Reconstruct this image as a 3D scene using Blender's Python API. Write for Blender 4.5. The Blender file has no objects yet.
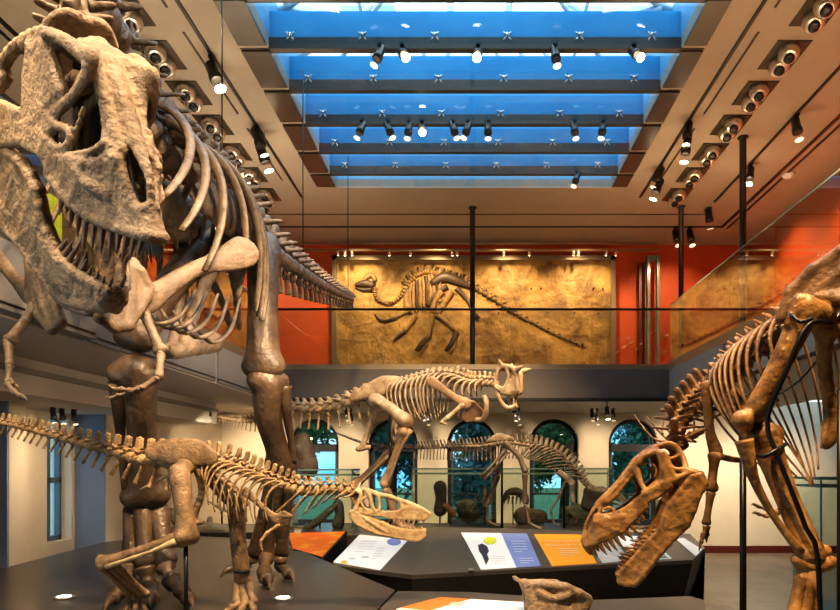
import bpy, math, random
import numpy as np
from mathutils import Matrix, Vector

random.seed(7)
SC = bpy.context.scene
COL = SC.collection
FOC, CX, CY, EYE = 640.0, 471.0, 464.0, 2.0     # lens in pixels, principal point, eye height

def A(*v): return np.array(v, float)
DM = 1.0                                         # depth factor of the skeleton being laid out
GS = 1.0                                         # bone thickness factor of the skeleton being built
def P(px, py, Y):
    Y = Y*DM
    return A((px - CX) / FOC * Y, Y, EYE + (CY - py) / FOC * Y)
def G(px, py, z):                                # point on a level surface of height z
    Y = (EYE - z) * FOC / (py - CY)
    return A((px - CX) / FOC * Y, Y, z)
def nrm(v):
    v = np.asarray(v, float); return v / (np.linalg.norm(v) + 1e-12)

# ------------------------------------------------------------------ mesh building
class MB:
    """collects verts and faces of ONE mesh"""
    def __init__(s): s.v = []; s.f = []; s.m = []; s.n = 0; s.sm = []
    def add(s, v, f, mi=0, smooth=False):
        v = np.asarray(v, float); s.v.append(v)
        for q in f:
            s.f.append([int(i) + s.n for i in q]); s.m.append(mi); s.sm.append(smooth)
        s.n += len(v); return s
    def box(s, x0, x1, y0, y1, z0, z1, mi=0):
        v = [(x, y, z) for x in (x0, x1) for y in (y0, y1) for z in (z0, z1)]
        return s.add(v, [(0,1,3,2),(4,6,7,5),(0,4,5,1),(2,3,7,6),(0,2,6,4),(1,5,7,3)], mi)
    def obox(s, c, ax, ay, az, mi=0):            # oriented box by half-axis vectors
        c = np.asarray(c, float)
        v = [c + i*np.asarray(ax) + j*np.asarray(ay) + k*np.asarray(az) for i in (-1,1) for j in (-1,1) for k in (-1,1)]
        return s.add(v, [(0,1,3,2),(4,6,7,5),(0,4,5,1),(2,3,7,6),(0,2,6,4),(1,5,7,3)], mi)
    def tube(s, pts, radii, n=8, flat=1.0, fdir=None, sub=0, mi=0, caps=True):
        p = np.asarray(pts, float); r = np.asarray(radii, float)
        if np.ndim(r) == 0: r = np.full(len(p), float(r))
        if sub: p, r = crom(p, r, sub)
        t = np.gradient(p, axis=0); t /= (np.linalg.norm(t, axis=1)[:, None] + 1e-12)
        u = A(0, 0, 1) if fdir is None else nrm(fdir)
        if abs(u @ t[0]) > .95 and fdir is None: u = A(1, 0, 0)
        V = []
        a = np.linspace(0, 2*np.pi, n, endpoint=False)
        for i in range(len(p)):
            u = nrm(u - (u @ t[i]) * t[i]); w = np.cross(t[i], u)
            V.append(p[i] + r[i]*(np.cos(a)[:, None]*u*flat + np.sin(a)[:, None]*w))
        V = np.concatenate(V); F = []
        for i in range(len(p)-1):
            for j in range(n):
                k = (j+1) % n
                F.append((i*n+j, i*n+k, (i+1)*n+k, (i+1)*n+j))
        if caps:
            F.append(tuple(range(n-1, -1, -1))); F.append(tuple((len(p)-1)*n + j for j in range(n)))
        return s.add(V, F, mi, True)
    def lathe(s, base, axis, prof, n=14, mi=0):  # prof: (distance along axis, radius)
        ax = nrm(axis); pts = [np.asarray(base) + ax*d for d, r in prof]
        u = A(0,0,1) if abs(ax[2]) < .9 else A(1,0,0)
        u = nrm(u - (u @ ax)*ax); w = np.cross(ax, u); a = np.linspace(0, 2*np.pi, n, endpoint=False)
        V = np.concatenate([p + max(r, 1e-4)*(np.cos(a)[:, None]*u + np.sin(a)[:, None]*w) for p, (d, r) in zip(pts, prof)])
        F = [(i*n+j, i*n+(j+1) % n, (i+1)*n+(j+1) % n, (i+1)*n+j) for i in range(len(prof)-1) for j in range(n)]
        F.append(tuple(range(n-1, -1, -1))); F.append(tuple((len(prof)-1)*n+j for j in range(n)))
        return s.add(V, F, mi, True)
    def prism(s, poly, d, mi=0):                 # 3-D polygon pushed along vector d
        p = np.asarray(poly, float); n = len(p); d = np.asarray(d, float)
        F = [tuple(range(n)), tuple(range(2*n-1, n-1, -1))] + [(i, i+n, (i+1) % n + n, (i+1) % n) for i in range(n)]
        return s.add(np.concatenate([p, p+d]), F, mi)
    def mesh(s, name, mats):
        me = bpy.data.meshes.new(name)
        V = np.concatenate(s.v) if s.v else np.zeros((0, 3))
        me.from_pydata(V.tolist(), [], s.f); me.update()
        for m in (mats if isinstance(mats, (list, tuple)) else [mats]): me.materials.append(m)
        me.polygons.foreach_set('use_smooth', s.sm)
        if any(s.m): me.polygons.foreach_set('material_index', s.m)
        return me

def crom(p, r, sub):
    n = len(p); ts = np.linspace(0, n-1, (n-1)*sub+1); P_, R_ = [], []
    for t in ts:
        i = min(int(t), n-2); u = t - i
        a, b, c, d = p[max(i-1, 0)], p[i], p[i+1], p[min(i+2, n-1)]
        P_.append(.5*((2*b) + (-a+c)*u + (2*a-5*b+4*c-d)*u*u + (-a+3*b-3*c+d)*u**3))
        R_.append(r[i]*(1-u) + r[i+1]*u)
    return np.array(P_), np.array(R_)

# ------------------------------------------------------------------ smooth distance-field solids (bones)
def _cone(X, a, b, ra, rb):
    ba = b - a; l2 = ba @ ba + 1e-12
    h = np.clip(((X - a) @ ba)/l2, 0, 1)
    return np.linalg.norm(X - a - h[..., None]*ba, axis=-1) - (ra + (rb-ra)*h)
def _tri(X, a, b, c, r):
    ba, cb, ac = b-a, c-b, a-c; n = np.cross(ba, ac); pa, pb, pc = X-a, X-b, X-c
    dt = lambda u, v: u @ v
    s = np.sign(pa @ np.cross(ba, n)) + np.sign(pb @ np.cross(cb, n)) + np.sign(pc @ np.cross(ac, n))
    def e(p, q): return ((q*np.clip((p @ q)/(q @ q + 1e-12), 0, 1)[..., None] - p)**2).sum(-1)
    d2 = np.where(s < 2, np.minimum(np.minimum(e(pa, ba), e(pb, cb)), e(pc, ac)), (pa @ n)**2/(n @ n + 1e-12))
    return np.sqrt(d2) - r

class Solid:
    def __init__(s): s.p = []
    def cone(s, a, b, ra, rb=None, neg=False, fl=None):
        s.p.append(('c', np.asarray(a, float), np.asarray(b, float), ra, ra if rb is None else rb, neg, fl)); return s
    def ball(s, a, r, neg=False, fl=None): return s.cone(a, np.asarray(a, float)+1e-4, r, r, neg, fl)
    def path(s, pts, rad, sub=3, neg=False, fl=None):
        p = np.asarray(pts, float); r = np.asarray(rad, float)
        if np.ndim(r) == 0: r = np.full(len(p), float(r))
        if sub > 1 and len(p) > 2: p, r = crom(p, r, sub)
        for i in range(len(p)-1): s.cone(p[i], p[i+1], r[i], r[i+1], neg, fl)
        return s
    def tri(s, a, b, c, r, neg=False):
        s.p.append(('t', np.asarray(a, float), np.asarray(b, float), np.asarray(c, float), r, neg)); return s
    def poly(s, pts, r, neg=False):               # fan
        for i in range(1, len(pts)-1): s.tri(pts[0], pts[i], pts[i+1], r, neg)
        return s
    def strip(s, up, lo, r):
        n = max(len(up), len(lo)); 
        for i in range(n-1):
            a, b = up[min(i, len(up)-1)], up[min(i+1, len(up)-1)]; c, d = lo[min(i, len(lo)-1)], lo[min(i+1, len(lo)-1)]
            s.tri(a, b, c, r); s.tri(b, d, c, r)
        return s
    def build(s, vox, k, rough=0.0, mi=0):
        pts = []; rm = 0
        for q in s.p:
            if q[0] == 'c': pts += [q[1], q[2]]; rm = max(rm, q[3], q[4])
            else: pts += [q[1], q[2], q[3]]; rm = max(rm, q[4])
        pts = np.array(pts); lo = pts.min(0) - rm - 3*vox; hi = pts.max(0) + rm + 3*vox
        N = np.ceil((hi-lo)/vox).astype(int) + 1
        ax = [lo[i] + vox*np.arange(N[i]) for i in range(3)]
        Fd = np.full(N, 10.0)
        for q in s.p:
            if q[0] == 'c': pp = np.array([q[1], q[2]]); r = max(q[3], q[4]); neg, fl = q[5], q[6]
            else: pp = np.array([q[1], q[2], q[3]]); r = q[4]; neg, fl = q[5], None
            pad = r + k + 2*vox
            i0 = np.maximum(((pp.min(0)-pad-lo)/vox).astype(int), 0); i1 = np.minimum(((pp.max(0)+pad-lo)/vox).astype(int)+2, N)
            sl = tuple(slice(a, b) for a, b in zip(i0, i1))
            X = np.stack(np.meshgrid(*[ax[i][sl[i]] for i in range(3)], indexing='ij'), -1)
            if fl is not None:
                nn, sc = nrm(fl[0]), fl[1]; X0 = X; X = X + ((X - pp[0]) @ nn)[..., None]*nn*(sc-1)
                b2 = pp[1] + ((pp[1]-pp[0]) @ nn)*nn*(sc-1)
                d = _cone(X, pp[0], b2, q[3], q[4])
            elif q[0] == 'c': d = _cone(X, q[1], q[2], q[3], q[4])
            else: d = _tri(X, q[1], q[2], q[3], q[4])
            f = Fd[sl]
            if neg:
                h = np.clip(.5 - .5*(f + d)/k, 0, 1) if k > 0 else 0
                Fd[sl] = f*(1-h) - d*h + k*h*(1-h)
            else:
                h = np.clip(.5 + .5*(f - d)/k, 0, 1); Fd[sl] = f*(1-h) + d*h - k*h*(1-h)
        return surfnet(Fd, lo, vox)

def surfnet(F, lo, vox):
    F = np.clip(F, -5*vox, 5*vox)
    n = np.array(F.shape); ins = F < 0
    cs = [(i, j, k) for i in (0, 1) for j in (0, 1) for k in (0, 1)]
    S = lambda arr, c: arr[c[0]:n[0]-1+c[0], c[1]:n[1]-1+c[1], c[2]:n[2]-1+c[2]]
    cnt = sum(S(ins, c).astype(int) for c in cs)
    act = (cnt > 0) & (cnt < 8)
    idx = np.full(act.shape, -1); ii = np.argwhere(act); idx[act] = np.arange(len(ii))
    acc = np.zeros((len(ii), 3)); w = np.zeros(len(ii))
    val = {c: S(F, c)[act] for c in cs}
    for c in cs:
        for a in range(3):
            if c[a] == 0:
                d = list(c); d[a] = 1; d = tuple(d)
                u, v = val[c], val[d]; m = (u < 0) != (v < 0)
                t = np.where(m, u/(u - v + 1e-15), 0)
                pnt = np.array(c, float)[None] + t[:, None]*np.eye(3)[a]
                acc[m] += pnt[m]; w[m] += 1
    V = (ii + acc/np.maximum(w, 1)[:, None])*vox + lo
    Fc = []
    for a in range(3):
        b, c = (a+1) % 3, (a+2) % 3
        sl0 = [slice(None)]*3; sl1 = [slice(None)]*3; sl0[a] = slice(0, n[a]-1); sl1[a] = slice(1, n[a])
        e0, e1 = ins[tuple(sl0)], ins[tuple(sl1)]
        ch = np.argwhere(e0 != e1)
        ok = (ch[:, b] > 0) & (ch[:, c] > 0) & (ch[:, b] < n[b]-1) & (ch[:, c] < n[c]-1); ch = ch[ok]
        if not len(ch): continue
        up = e0[tuple(ch.T)]
        q = []
        for db, dc in ((-1, -1), (0, -1), (0, 0), (-1, 0)):
            t = ch.copy(); t[:, b] += db; t[:, c] += dc; q.append(idx[tuple(t.T)])
        q = np.stack(q, 1); q[~up] = q[~up][:, ::-1]; Fc.append(q)
    Fc = np.concatenate(Fc); Fc = Fc[(Fc >= 0).all(1)]
    return V, Fc

def solid_mesh(name, sol, vox, k, mat):
    V, F = sol.build(vox, k)
    me = bpy.data.meshes.new(name)
    me.vertices.add(len(V)); me.vertices.foreach_set('co', V.ravel())
    me.loops.add(len(F)*4); me.loops.foreach_set('vertex_index', F.ravel().astype(np.int32))
    me.polygons.add(len(F)); me.polygons.foreach_set('loop_start', np.arange(0, len(F)*4, 4, dtype=np.int32))
    me.polygons.foreach_set('loop_total', np.full(len(F), 4, dtype=np.int32))
    me.update(calc_edges=True); me.polygons.foreach_set('use_smooth', np.ones(len(F), bool)); me.materials.append(mat)
    return me

# ------------------------------------------------------------------ objects
def link(o, parent=None):
    COL.objects.link(o)
    if parent is not None: o.parent = parent
    return o
def thing(name, label, cat, loc=(0, 0, 0), group=None):
    o = bpy.data.objects.new(name, None); o.empty_display_size = .1
    link(o); o.location = Vector([float(c) for c in loc]); tag(o, label, cat, group); return o
def tag(o, label, cat, group=None, kind=None):
    o['label'] = label; o['category'] = cat
    if group: o['group'] = group
    if kind: o['kind'] = kind
    return o
def wloc(o):
    t = Vector((0, 0, 0))
    while o is not None: t += o.location; o = o.parent
    return t
def part(name, me, parent, label=None):
    """me is in world coordinates: shift it into the parent's frame"""
    t = wloc(parent); me.transform(Matrix.Translation(-t))
    o = bpy.data.objects.new(name, me); link(o, parent)
    if label: o['label'] = label
    return o
def inst(name, me, parent, M):
    o = bpy.data.objects.new(name, me); link(o, parent)
    o.matrix_basis = Matrix.Translation(-wloc(parent)) @ M; return o
def top(name, me, label, cat, group=None, kind=None):
    c = [sum(v.co[i] for v in me.vertices)/max(1, len(me.vertices)) for i in range(3)]
    c[2] = min(v.co[2] for v in me.vertices)
    me.transform(Matrix.Translation(-Vector(c))); o = bpy.data.objects.new(name, me); link(o); o.location = c
    return tag(o, label, cat, group, kind)
def struct(name, mb, mat, parent=None):
    o = bpy.data.objects.new(name, mb.mesh(name, mat)); link(o, parent)
    if parent is None: o['kind'] = 'structure'
    return o
def frame4(pos, x, y, z):
    return Matrix([[x[0], y[0], z[0], pos[0]], [x[1], y[1], z[1], pos[1]], [x[2], y[2], z[2], pos[2]], [0, 0, 0, 1]])

# ------------------------------------------------------------------ materials
def mat(name, col, rough=.6, metal=0.0, spec=.5, col2=None, scale=8.0, bump=0.0, bscale=40.0, emit=None, es=0.0, detail=6, ramp=(.35, .65), dist=0.0, stretch=None, coat=0.0):
    m = bpy.data.materials.new(name); m.use_nodes = True; nt = m.node_tree; N = nt.nodes; L = nt.links
    b = N['Principled BSDF']; b.inputs['Base Color'].default_value = (*col, 1); b.inputs['Roughness'].default_value = rough
    b.inputs['Metallic'].default_value = metal; b.inputs['Specular IOR Level'].default_value = spec
    if coat: b.inputs['Coat Weight'].default_value = coat; b.inputs['Coat Roughness'].default_value = .25
    if emit: b.inputs['Emission Color'].default_value = (*emit, 1); b.inputs['Emission Strength'].default_value = es
    if col2 or bump:
        g = N.new('ShaderNodeNewGeometry'); src = g.outputs['Position']
        if stretch:
            mp = N.new('ShaderNodeMapping'); mp.inputs['Scale'].default_value = stretch; L.new(src, mp.inputs['Vector']); src = mp.outputs[0]
    if col2:
        t = N.new('ShaderNodeTexNoise'); t.inputs['Scale'].default_value = scale; t.inputs['Detail'].default_value = detail; t.inputs['Roughness'].default_value = .65; t.inputs['Distortion'].default_value = dist
        L.new(src, t.inputs['Vector'])
        r = N.new('ShaderNodeValToRGB'); r.color_ramp.elements[0].position = ramp[0]; r.color_ramp.elements[1].position = ramp[1]
        r.color_ramp.elements[0].color = (*col, 1); r.color_ramp.elements[1].color = (*col2, 1)
        L.new(t.outputs['Fac'], r.inputs['Fac']); L.new(r.outputs['Color'], b.inputs['Base Color'])
    if bump:
        t2 = N.new('ShaderNodeTexNoise'); t2.inputs['Scale'].default_value = bscale; t2.inputs['Detail'].default_value = 5; L.new(src, t2.inputs['Vector'])
        bp = N.new('ShaderNodeBump'); bp.inputs['Strength'].default_value = bump; bp.inputs['Distance'].default_value = .02
        L.new(t2.outputs['Fac'], bp.inputs['Height']); L.new(bp.outputs['Normal'], b.inputs['Normal'])
    return m
def glass(name, tint=(.93, .97, .95), refl=1.0, rough=0.02):
    m = bpy.data.materials.new(name); m.use_nodes = True; nt = m.node_tree; N = nt.nodes; L = nt.links
    N.remove(N['Principled BSDF']); o = N['Material Output']
    t = N.new('ShaderNodeBsdfTransparent'); t.inputs[0].default_value = (*tint, 1)
    g = N.new('ShaderNodeBsdfGlossy'); g.inputs['Roughness'].default_value = rough
    fr = N.new('ShaderNodeLayerWeight'); fr.inputs['Blend'].default_value = .5
    pw = N.new('ShaderNodeMath'); pw.operation = 'POWER'; pw.inputs[1].default_value = 5
    ma = N.new('ShaderNodeMath'); ma.operation = 'MULTIPLY_ADD'; ma.inputs[1].default_value = .96; ma.inputs[2].default_value = .04
    mu = N.new('ShaderNodeMath'); mu.operation = 'MULTIPLY'; mu.use_clamp = True; mu.inputs[1].default_value = refl
    L.new(fr.outputs['Facing'], pw.inputs[0]); L.new(pw.outputs[0], ma.inputs[0])
    mx = N.new('ShaderNodeMixShader'); L.new(ma.outputs[0], mu.inputs[0]); L.new(mu.outputs[0], mx.inputs[0]); L.new(t.outputs[0], mx.inputs[1]); L.new(g.outputs[0], mx.inputs[2]); L.new(mx.outputs[0], o.inputs['Surface'])
    return m

M = {}
M['ceil'] = mat('ceiling_paint', (.34, .285, .22), .8, col2=(.31, .26, .20), scale=2)
M['cream'] = mat('cream_plaster', (.78, .68, .52), .85, col2=(.74, .64, .48), scale=3)
M['soffit'] = mat('soffit_paint', (.56, .51, .44), .8)  # lightened to stand in for light bounced off the floor
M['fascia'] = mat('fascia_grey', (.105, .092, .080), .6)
M['fascia_l'] = mat('fascia_side_grey', (.27, .245, .21), .6)  # side fascia tone raised, floor bounce put into its colour
M['channel'] = mat('rail_channel_metal', (.36, .31, .22), .35, metal=.7)
M['orange'] = mat('orange_wall_paint', (.50, .085, .014), .6, col2=(.43, .068, .011), scale=1.5)
M['black'] = mat('black_metal', (.012, .012, .012), .4)
M['iron'] = mat('mount_iron', (.014, .013, .012), .35, metal=.3)
M['bronze'] = mat('bronze_panel', (.058, .048, .036), .32, metal=.3)
M['chrome'] = mat('gimbal_silver', (.62, .56, .47), .28, metal=.85)
M['lens'] = mat('lamp_lens', (1, .9, .7), .3, emit=(1, .78, .5), es=14)
M['lensw'] = mat('lamp_lens_dim', (1, .9, .7), .3, emit=(1, .8, .55), es=.5)
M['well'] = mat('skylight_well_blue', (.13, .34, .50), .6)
M['up'] = mat('uplight_lens', (1, .9, .7), .3, emit=(1, .85, .62), es=3)
M['white'] = mat('white_steel', (.75, .78, .80), .5)
M['glass'] = glass('clear_glass', refl=1.0)
M['glassrail'] = glass('railing_glass', (.93, .94, .91), 3.2)
M['winglass'] = glass('window_glass', (.85, .93, .95), .8)
M['edge'] = mat('green_glass_edge', (.18, .27, .22), .15)
M['winframe'] = mat('window_frame_dark', (.03, .034, .04), .5)
M['winframe_b'] = mat('window_frame_blue', (.10, .16, .22), .5)
M['red'] = mat('red_oak_base', (.12, .022, .014), .4)
M['skullshade'] = mat('skull_shade_dark', (.018, .013, .009), .8)  # near-black colour puts shade into the inner skull plate
M['plat'] = mat('platform_laminate', (.060, .048, .040), .32, col2=(.050, .041, .034), scale=3)
M['console'] = mat('console_laminate', (.085, .073, .060), .38)
M['consdark'] = mat('console_front', (.022, .018, .015), .5)
M['label'] = mat('panel_white', (.80, .79, .77), .45)
M['lblue'] = mat('panel_blue', (.18, .24, .50), .45)
M['lorange'] = mat('panel_orange', (.88, .35, .02), .45)
M['lred'] = mat('panel_red_orange', (.75, .14, .01), .45, col2=(.85, .33, .02), scale=4, ramp=(.5, .62))
M['lgrey'] = mat('panel_grey', (.40, .37, .34), .5, col2=(.62, .58, .52), scale=9)
M['lgreen'] = mat('panel_green', (.10, .13, .05), .5, col2=(.22, .24, .12), scale=10)
M['yel'] = mat('panel_lime', (.62, .66, .04), .5)
M['ink'] = mat('panel_ink', (.03, .03, .04), .6)
M['inkg'] = mat('panel_grey_ink', (.42, .42, .45), .6)
M['tool'] = mat('grey_plastic', (.25, .25, .25), .5)
# bones
M['rexskull'] = mat('bone_rex_skull', (.34, .245, .155), .62, col2=(.13, .088, .054), scale=7, bump=1.0, bscale=34, ramp=(.38, .74))
M['rex'] = mat('bone_rex_body', (.21, .155, .105), .5, col2=(.085, .06, .04), scale=6, bump=.5, bscale=30)
M['rexdark'] = mat('bone_rex_leg', (.135, .088, .052), .38, col2=(.055, .035, .022), scale=5, bump=.5, bscale=24)
M['rextooth'] = mat('tooth_rex', (.24, .15, .085), .35, col2=(.11, .07, .04), scale=10)
M['rexblade'] = mat('bone_rex_blade', (.25, .18, .12), .55, col2=(.12, .085, .058), scale=9, bump=.6, bscale=30)
M['juv'] = mat('bone_young', (.50, .34, .17), .5, col2=(.20, .125, .06), scale=13, bump=.7, bscale=60)
M['juvdark'] = mat('bone_young_leg', (.32, .205, .105), .5, col2=(.135, .085, .042), scale=11, bump=.5, bscale=45)
M['juvskull'] = mat('bone_young_skull', (.64, .49, .29), .5, col2=(.40, .27, .14), scale=14, bump=.3, bscale=60)
M['carno'] = mat('bone_horned', (.52, .40, .25), .5, col2=(.26, .175, .10), scale=8, bump=.3, bscale=50)
M['carnod'] = mat('bone_horned_leg', (.38, .25, .14), .45, col2=(.22, .14, .075), scale=6, bump=.3, bscale=50)
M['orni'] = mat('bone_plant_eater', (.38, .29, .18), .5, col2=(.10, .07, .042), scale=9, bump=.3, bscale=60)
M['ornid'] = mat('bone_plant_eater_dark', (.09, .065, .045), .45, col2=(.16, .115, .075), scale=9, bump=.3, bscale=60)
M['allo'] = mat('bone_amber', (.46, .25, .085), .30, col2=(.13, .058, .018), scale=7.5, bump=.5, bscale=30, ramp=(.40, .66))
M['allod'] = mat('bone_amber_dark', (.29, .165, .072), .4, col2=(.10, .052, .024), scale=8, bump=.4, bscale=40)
M['allotooth'] = mat('tooth_amber', (.30, .16, .065), .3, col2=(.17, .085, .035), scale=16)
M['fossil'] = mat('fossil_dark', (.07, .05, .036), .6, col2=(.13, .095, .065), scale=9, bump=.5, bscale=40)
M['shell'] = mat('fossil_shell_green', (.16, .15, .075), .7, col2=(.09, .08, .045), scale=11, bump=.7, bscale=30)
M['pale'] = mat('fossil_pale', (.55, .43, .27), .6, col2=(.38, .28, .16), scale=9, bump=.4, bscale=40)
# ================================================================== THE ROOM
ZC, ZB, ZT = 6.93, 3.15, 3.70          # ceiling, underside and top of the mezzanine
XL, XR, YF = -3.64, 3.58, 11.5         # mezzanine front edges
XW0, XW1, YW = -6.2, 6.2, 14.4         # outer walls
SX0, SX1, SY0, SY1 = -2.40, 2.50, 4.2, 11.43

# floor: large stone tiles with joints
def tile_mat():
    m = mat('stone_tile', (.26, .21, .15), .3, col2=(.17, .135, .10), scale=1.6)
    nt = m.node_tree; N = nt.nodes; L = nt.links; b = N['Principled BSDF']
    br = N.new('ShaderNodeTexBrick'); g = N.new('ShaderNodeNewGeometry'); L.new(g.outputs['Position'], br.inputs['Vector'])
    br.inputs['Scale'].default_value = 1.0; br.inputs['Brick Width'].default_value = .6; br.inputs['Row Height'].default_value = .6; br.inputs['Mortar Size'].default_value = .006; br.offset = 0
    br.inputs['Color1'].default_value = (1, 1, 1, 1); br.inputs['Color2'].default_value = (.88, .86, .84, 1); br.inputs['Mortar'].default_value = (.35, .33, .3, 1)
    mx = N.new('ShaderNodeMix'); mx.data_type = 'RGBA'; mx.blend_type = 'MULTIPLY'; mx.inputs[0].default_value = 1
    src = b.inputs['Base Color'].links[0].from_socket
    L.new(src, mx.inputs[6]); L.new(br.outputs['Color'], mx.inputs[7]); L.new(mx.outputs[2], b.inputs['Base Color'])
    return m
struct('floor', MB().box(-6.6, 9.0, -1.5, 15, -.1, 0), tile_mat())

# ceiling around the skylight
c = MB()
c.box(XW0, SX0, -1.5, YW, ZC, ZC+.15); c.box(SX1, XW1, -1.5, YW, ZC, ZC+.15)
c.box(SX0, SX1, SY1, YW, ZC, ZC+.15); c.box(SX0, SX1, -1.5, SY0, ZC, ZC+.15)
struct('ceiling', c, M['ceil'])
w = MB()                                # light well
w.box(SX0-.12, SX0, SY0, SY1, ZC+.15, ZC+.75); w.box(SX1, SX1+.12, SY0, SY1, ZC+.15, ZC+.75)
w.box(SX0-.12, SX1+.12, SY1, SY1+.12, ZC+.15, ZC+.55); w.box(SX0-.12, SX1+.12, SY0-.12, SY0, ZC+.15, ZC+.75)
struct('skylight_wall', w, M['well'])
M['bluefin'] = mat('sky_blue_fin_glass', (.10, .37, .55), .25, col2=(.20, .52, .68), scale=1.3, detail=4, dist=.8)  # reflected sky and cloud tones are put into the fin colour
nt = M['bluefin'].node_tree; b = nt.nodes['Principled BSDF']; b.inputs['Transmission Weight'].default_value = 0
tr = nt.nodes.new('ShaderNodeBsdfTranslucent'); tr.inputs[0].default_value = (.19, .54, .74, 1)
mx = nt.nodes.new('ShaderNodeMixShader'); mx.inputs[0].default_value = .7
nt.links.new(b.outputs[0], mx.inputs[1]); nt.links.new(tr.outputs[0], mx.inputs[2]); nt.links.new(mx.outputs[0], nt.nodes['Material Output'].inputs['Surface'])
M['bayglass'] = glass('skylight_bay_glass', (.80, .90, .97), .7)
BY = [5.08, 5.92, 6.76, 7.60, 8.44, 9.28, 10.11, 10.88]
far_names = ['first', 'second', 'third', 'fourth', 'fifth', 'sixth', 'seventh', 'eighth']
for i, y in enumerate(BY):
    y2 = BY[i+1] if i+1 < len(BY) else SY1
    t = thing('skylight_beam', f'bronze skylight cross beam with blue glass fin above, {far_names[len(BY)-1-i]} from the mural end', 'beam', (0, y, ZC), 'skylight cross beams')
    part('beam_box', MB().box(SX0-.32, SX1+.25, y, y+.09, ZC+.005, ZC+.14).box(SX0-.34, SX1+.27, y-.012, y+.0, ZC-.005, ZC+.02).mesh('beam_box', M['bronze']), t)
    part('glass_fin', MB().box(SX0, SX1, y+.03, y+.055, ZC+.14, ZC+.47).mesh('glass_fin', M['bluefin']), t, 'blue glass fin')
    for k in range(6):
        x = -2.15 + k*.86
        f = MB()
        for sx in (-1, 1):
            f.tube([(x, y+.02, ZC+.17), (x+sx*.05, y+.0, ZC+.20)], .012, 6); f.tube([(x, y+.02, ZC+.17), (x+sx*.045, y-.01, ZC+.10)], .010, 6)
        f.lathe((x, y-.02, ZC+.17), (0, 1, 0), [(0, .02), (.05, .02)], 8)
        part('spider_fitting', f.mesh('spider_fitting', M['chrome']), t)
    g = thing('skylight_glass_bay', f'horizontal skylight glass bay with bronze end panels, {far_names[len(BY)-1-i]} from the mural end', 'skylight panel', (0, (y+y2)/2, ZC), 'skylight glass bays')
    part('pane', MB().box(SX0, SX1, y+.10, y2-.12, ZC-.024, ZC-.016).mesh('pane', M['bayglass']), g)
    for a, e in ((SX0-.33, SX0), (SX1, SX1+.26)):
        part('end_panel', MB().box(a, e, y+.01, y2-.10, ZC-.03, ZC-.005).mesh('end_panel', M['bronze']), g)
# glazed roof above the well: hipped white frame
t = thing('skylight_roof', 'white steel hipped roof frame with glass above the skylight', 'roof frame', (0, 8, ZC+.8))
rf = MB(); zr = 8.9
for k in range(7):
    x = SX0 + (SX1-SX0)*k/6
    rf.tube([(x, SY1+.1, ZC+.62), (x*.25, SY1-1.9, zr)], .045, 6)
for y in np.arange(4.4, 9.8, .9):
    for sx in (SX0, SX1):
        rf.tube([(sx, y, ZC+.72), (sx*.25, y, zr)], .05, 6); rf.tube([(sx*.62, y, ZC+.72+.38*1.25*1.0), (sx*.62, y+.9, ZC+.72+.38*1.25)], .03, 6)
for q in (.25, -.25):
    rf.tube([(2.5*q, 4.2, zr), (2.5*q, 9.6, zr)], .06, 6)
part('rafter', rf.mesh('rafter', M['white']), t)
br = MB()
for sx in (-1, 1):
    for y in (6.2, 8.0):
        br.tube([(sx*2.4, y, ZC+.75), (sx*.7, y+1.7, ZC+1.5)], .06, 8); br.tube([(sx*.7, y, ZC+1.45), (sx*2.3, y+1.7, ZC+.75)], .035, 8)
part('brace', br.mesh('brace', M['white']), t)
bl = MB()
for k, (x0, x1, y0, y1, z) in enumerate([(-1.1,-.35,8.3,9.6,8.6),(-.25,.5,8.3,9.6,8.6),(.6,1.35,8.3,9.6,8.6),(-1.1,-.35,9.75,10.6,8.2),(-.25,.5,9.75,10.6,8.2),(.6,1.35,9.75,10.6,8.2)]):
    bl.box(x0, x1, y0, y1, z, z+.01)
M['skypane'] = mat('bright_sky_white', (.9, .92, .93), .6)  # added white panes stand in for bright overcast sky
bn = M['skypane'].node_tree; tl = bn.nodes.new('ShaderNodeBsdfTranslucent'); tl.inputs[0].default_value = (1, 1, 1, 1); bn.links.new(tl.outputs[0], bn.nodes['Material Output'].inputs['Surface'])
part('bright_sky_pane', bl.mesh('bright_sky_pane', M['skypane']), t)

# ceiling slots and tracks (part of the ceiling)
n = 0
def trim(mb, m):
    global n; n += 1; struct(f'trim_{n}', mb, m)
for sx in (-1, 1):
    trim(MB().box(sx*3.12-.02, sx*3.12+.02, 3, 11.8, ZC-.02, ZC+.01), M['black'])
    trim(MB().box(sx*5.22-.03, sx*5.22+.03, 3, 13.3, ZC-.012, ZC+.01), M['iron']); trim(MB().box(sx*5.36-.02, sx*5.36+.02, 3, 13.4, ZC-.012, ZC+.01), M['iron'])
    trim(MB().box(sx*4.57-.015, sx*4.57+.015, 3, 12.0, ZC-.03, ZC), M['black'])
    for y in (5.2, 7.3, 9.4):
        trim(MB().box(sx*3.28-.012, sx*3.28+.012, y, y+1.7, ZC-.012, ZC+.01), M['bronze'])
trim(MB().box(-5.25, 5.25, 13.27, 13.33, ZC-.012, ZC+.01), M['iron'])
trim(MB().box(-4.6, 4.6, 12.62, 12.64, ZC-.012, ZC+.01), M['bronze'])

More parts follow.
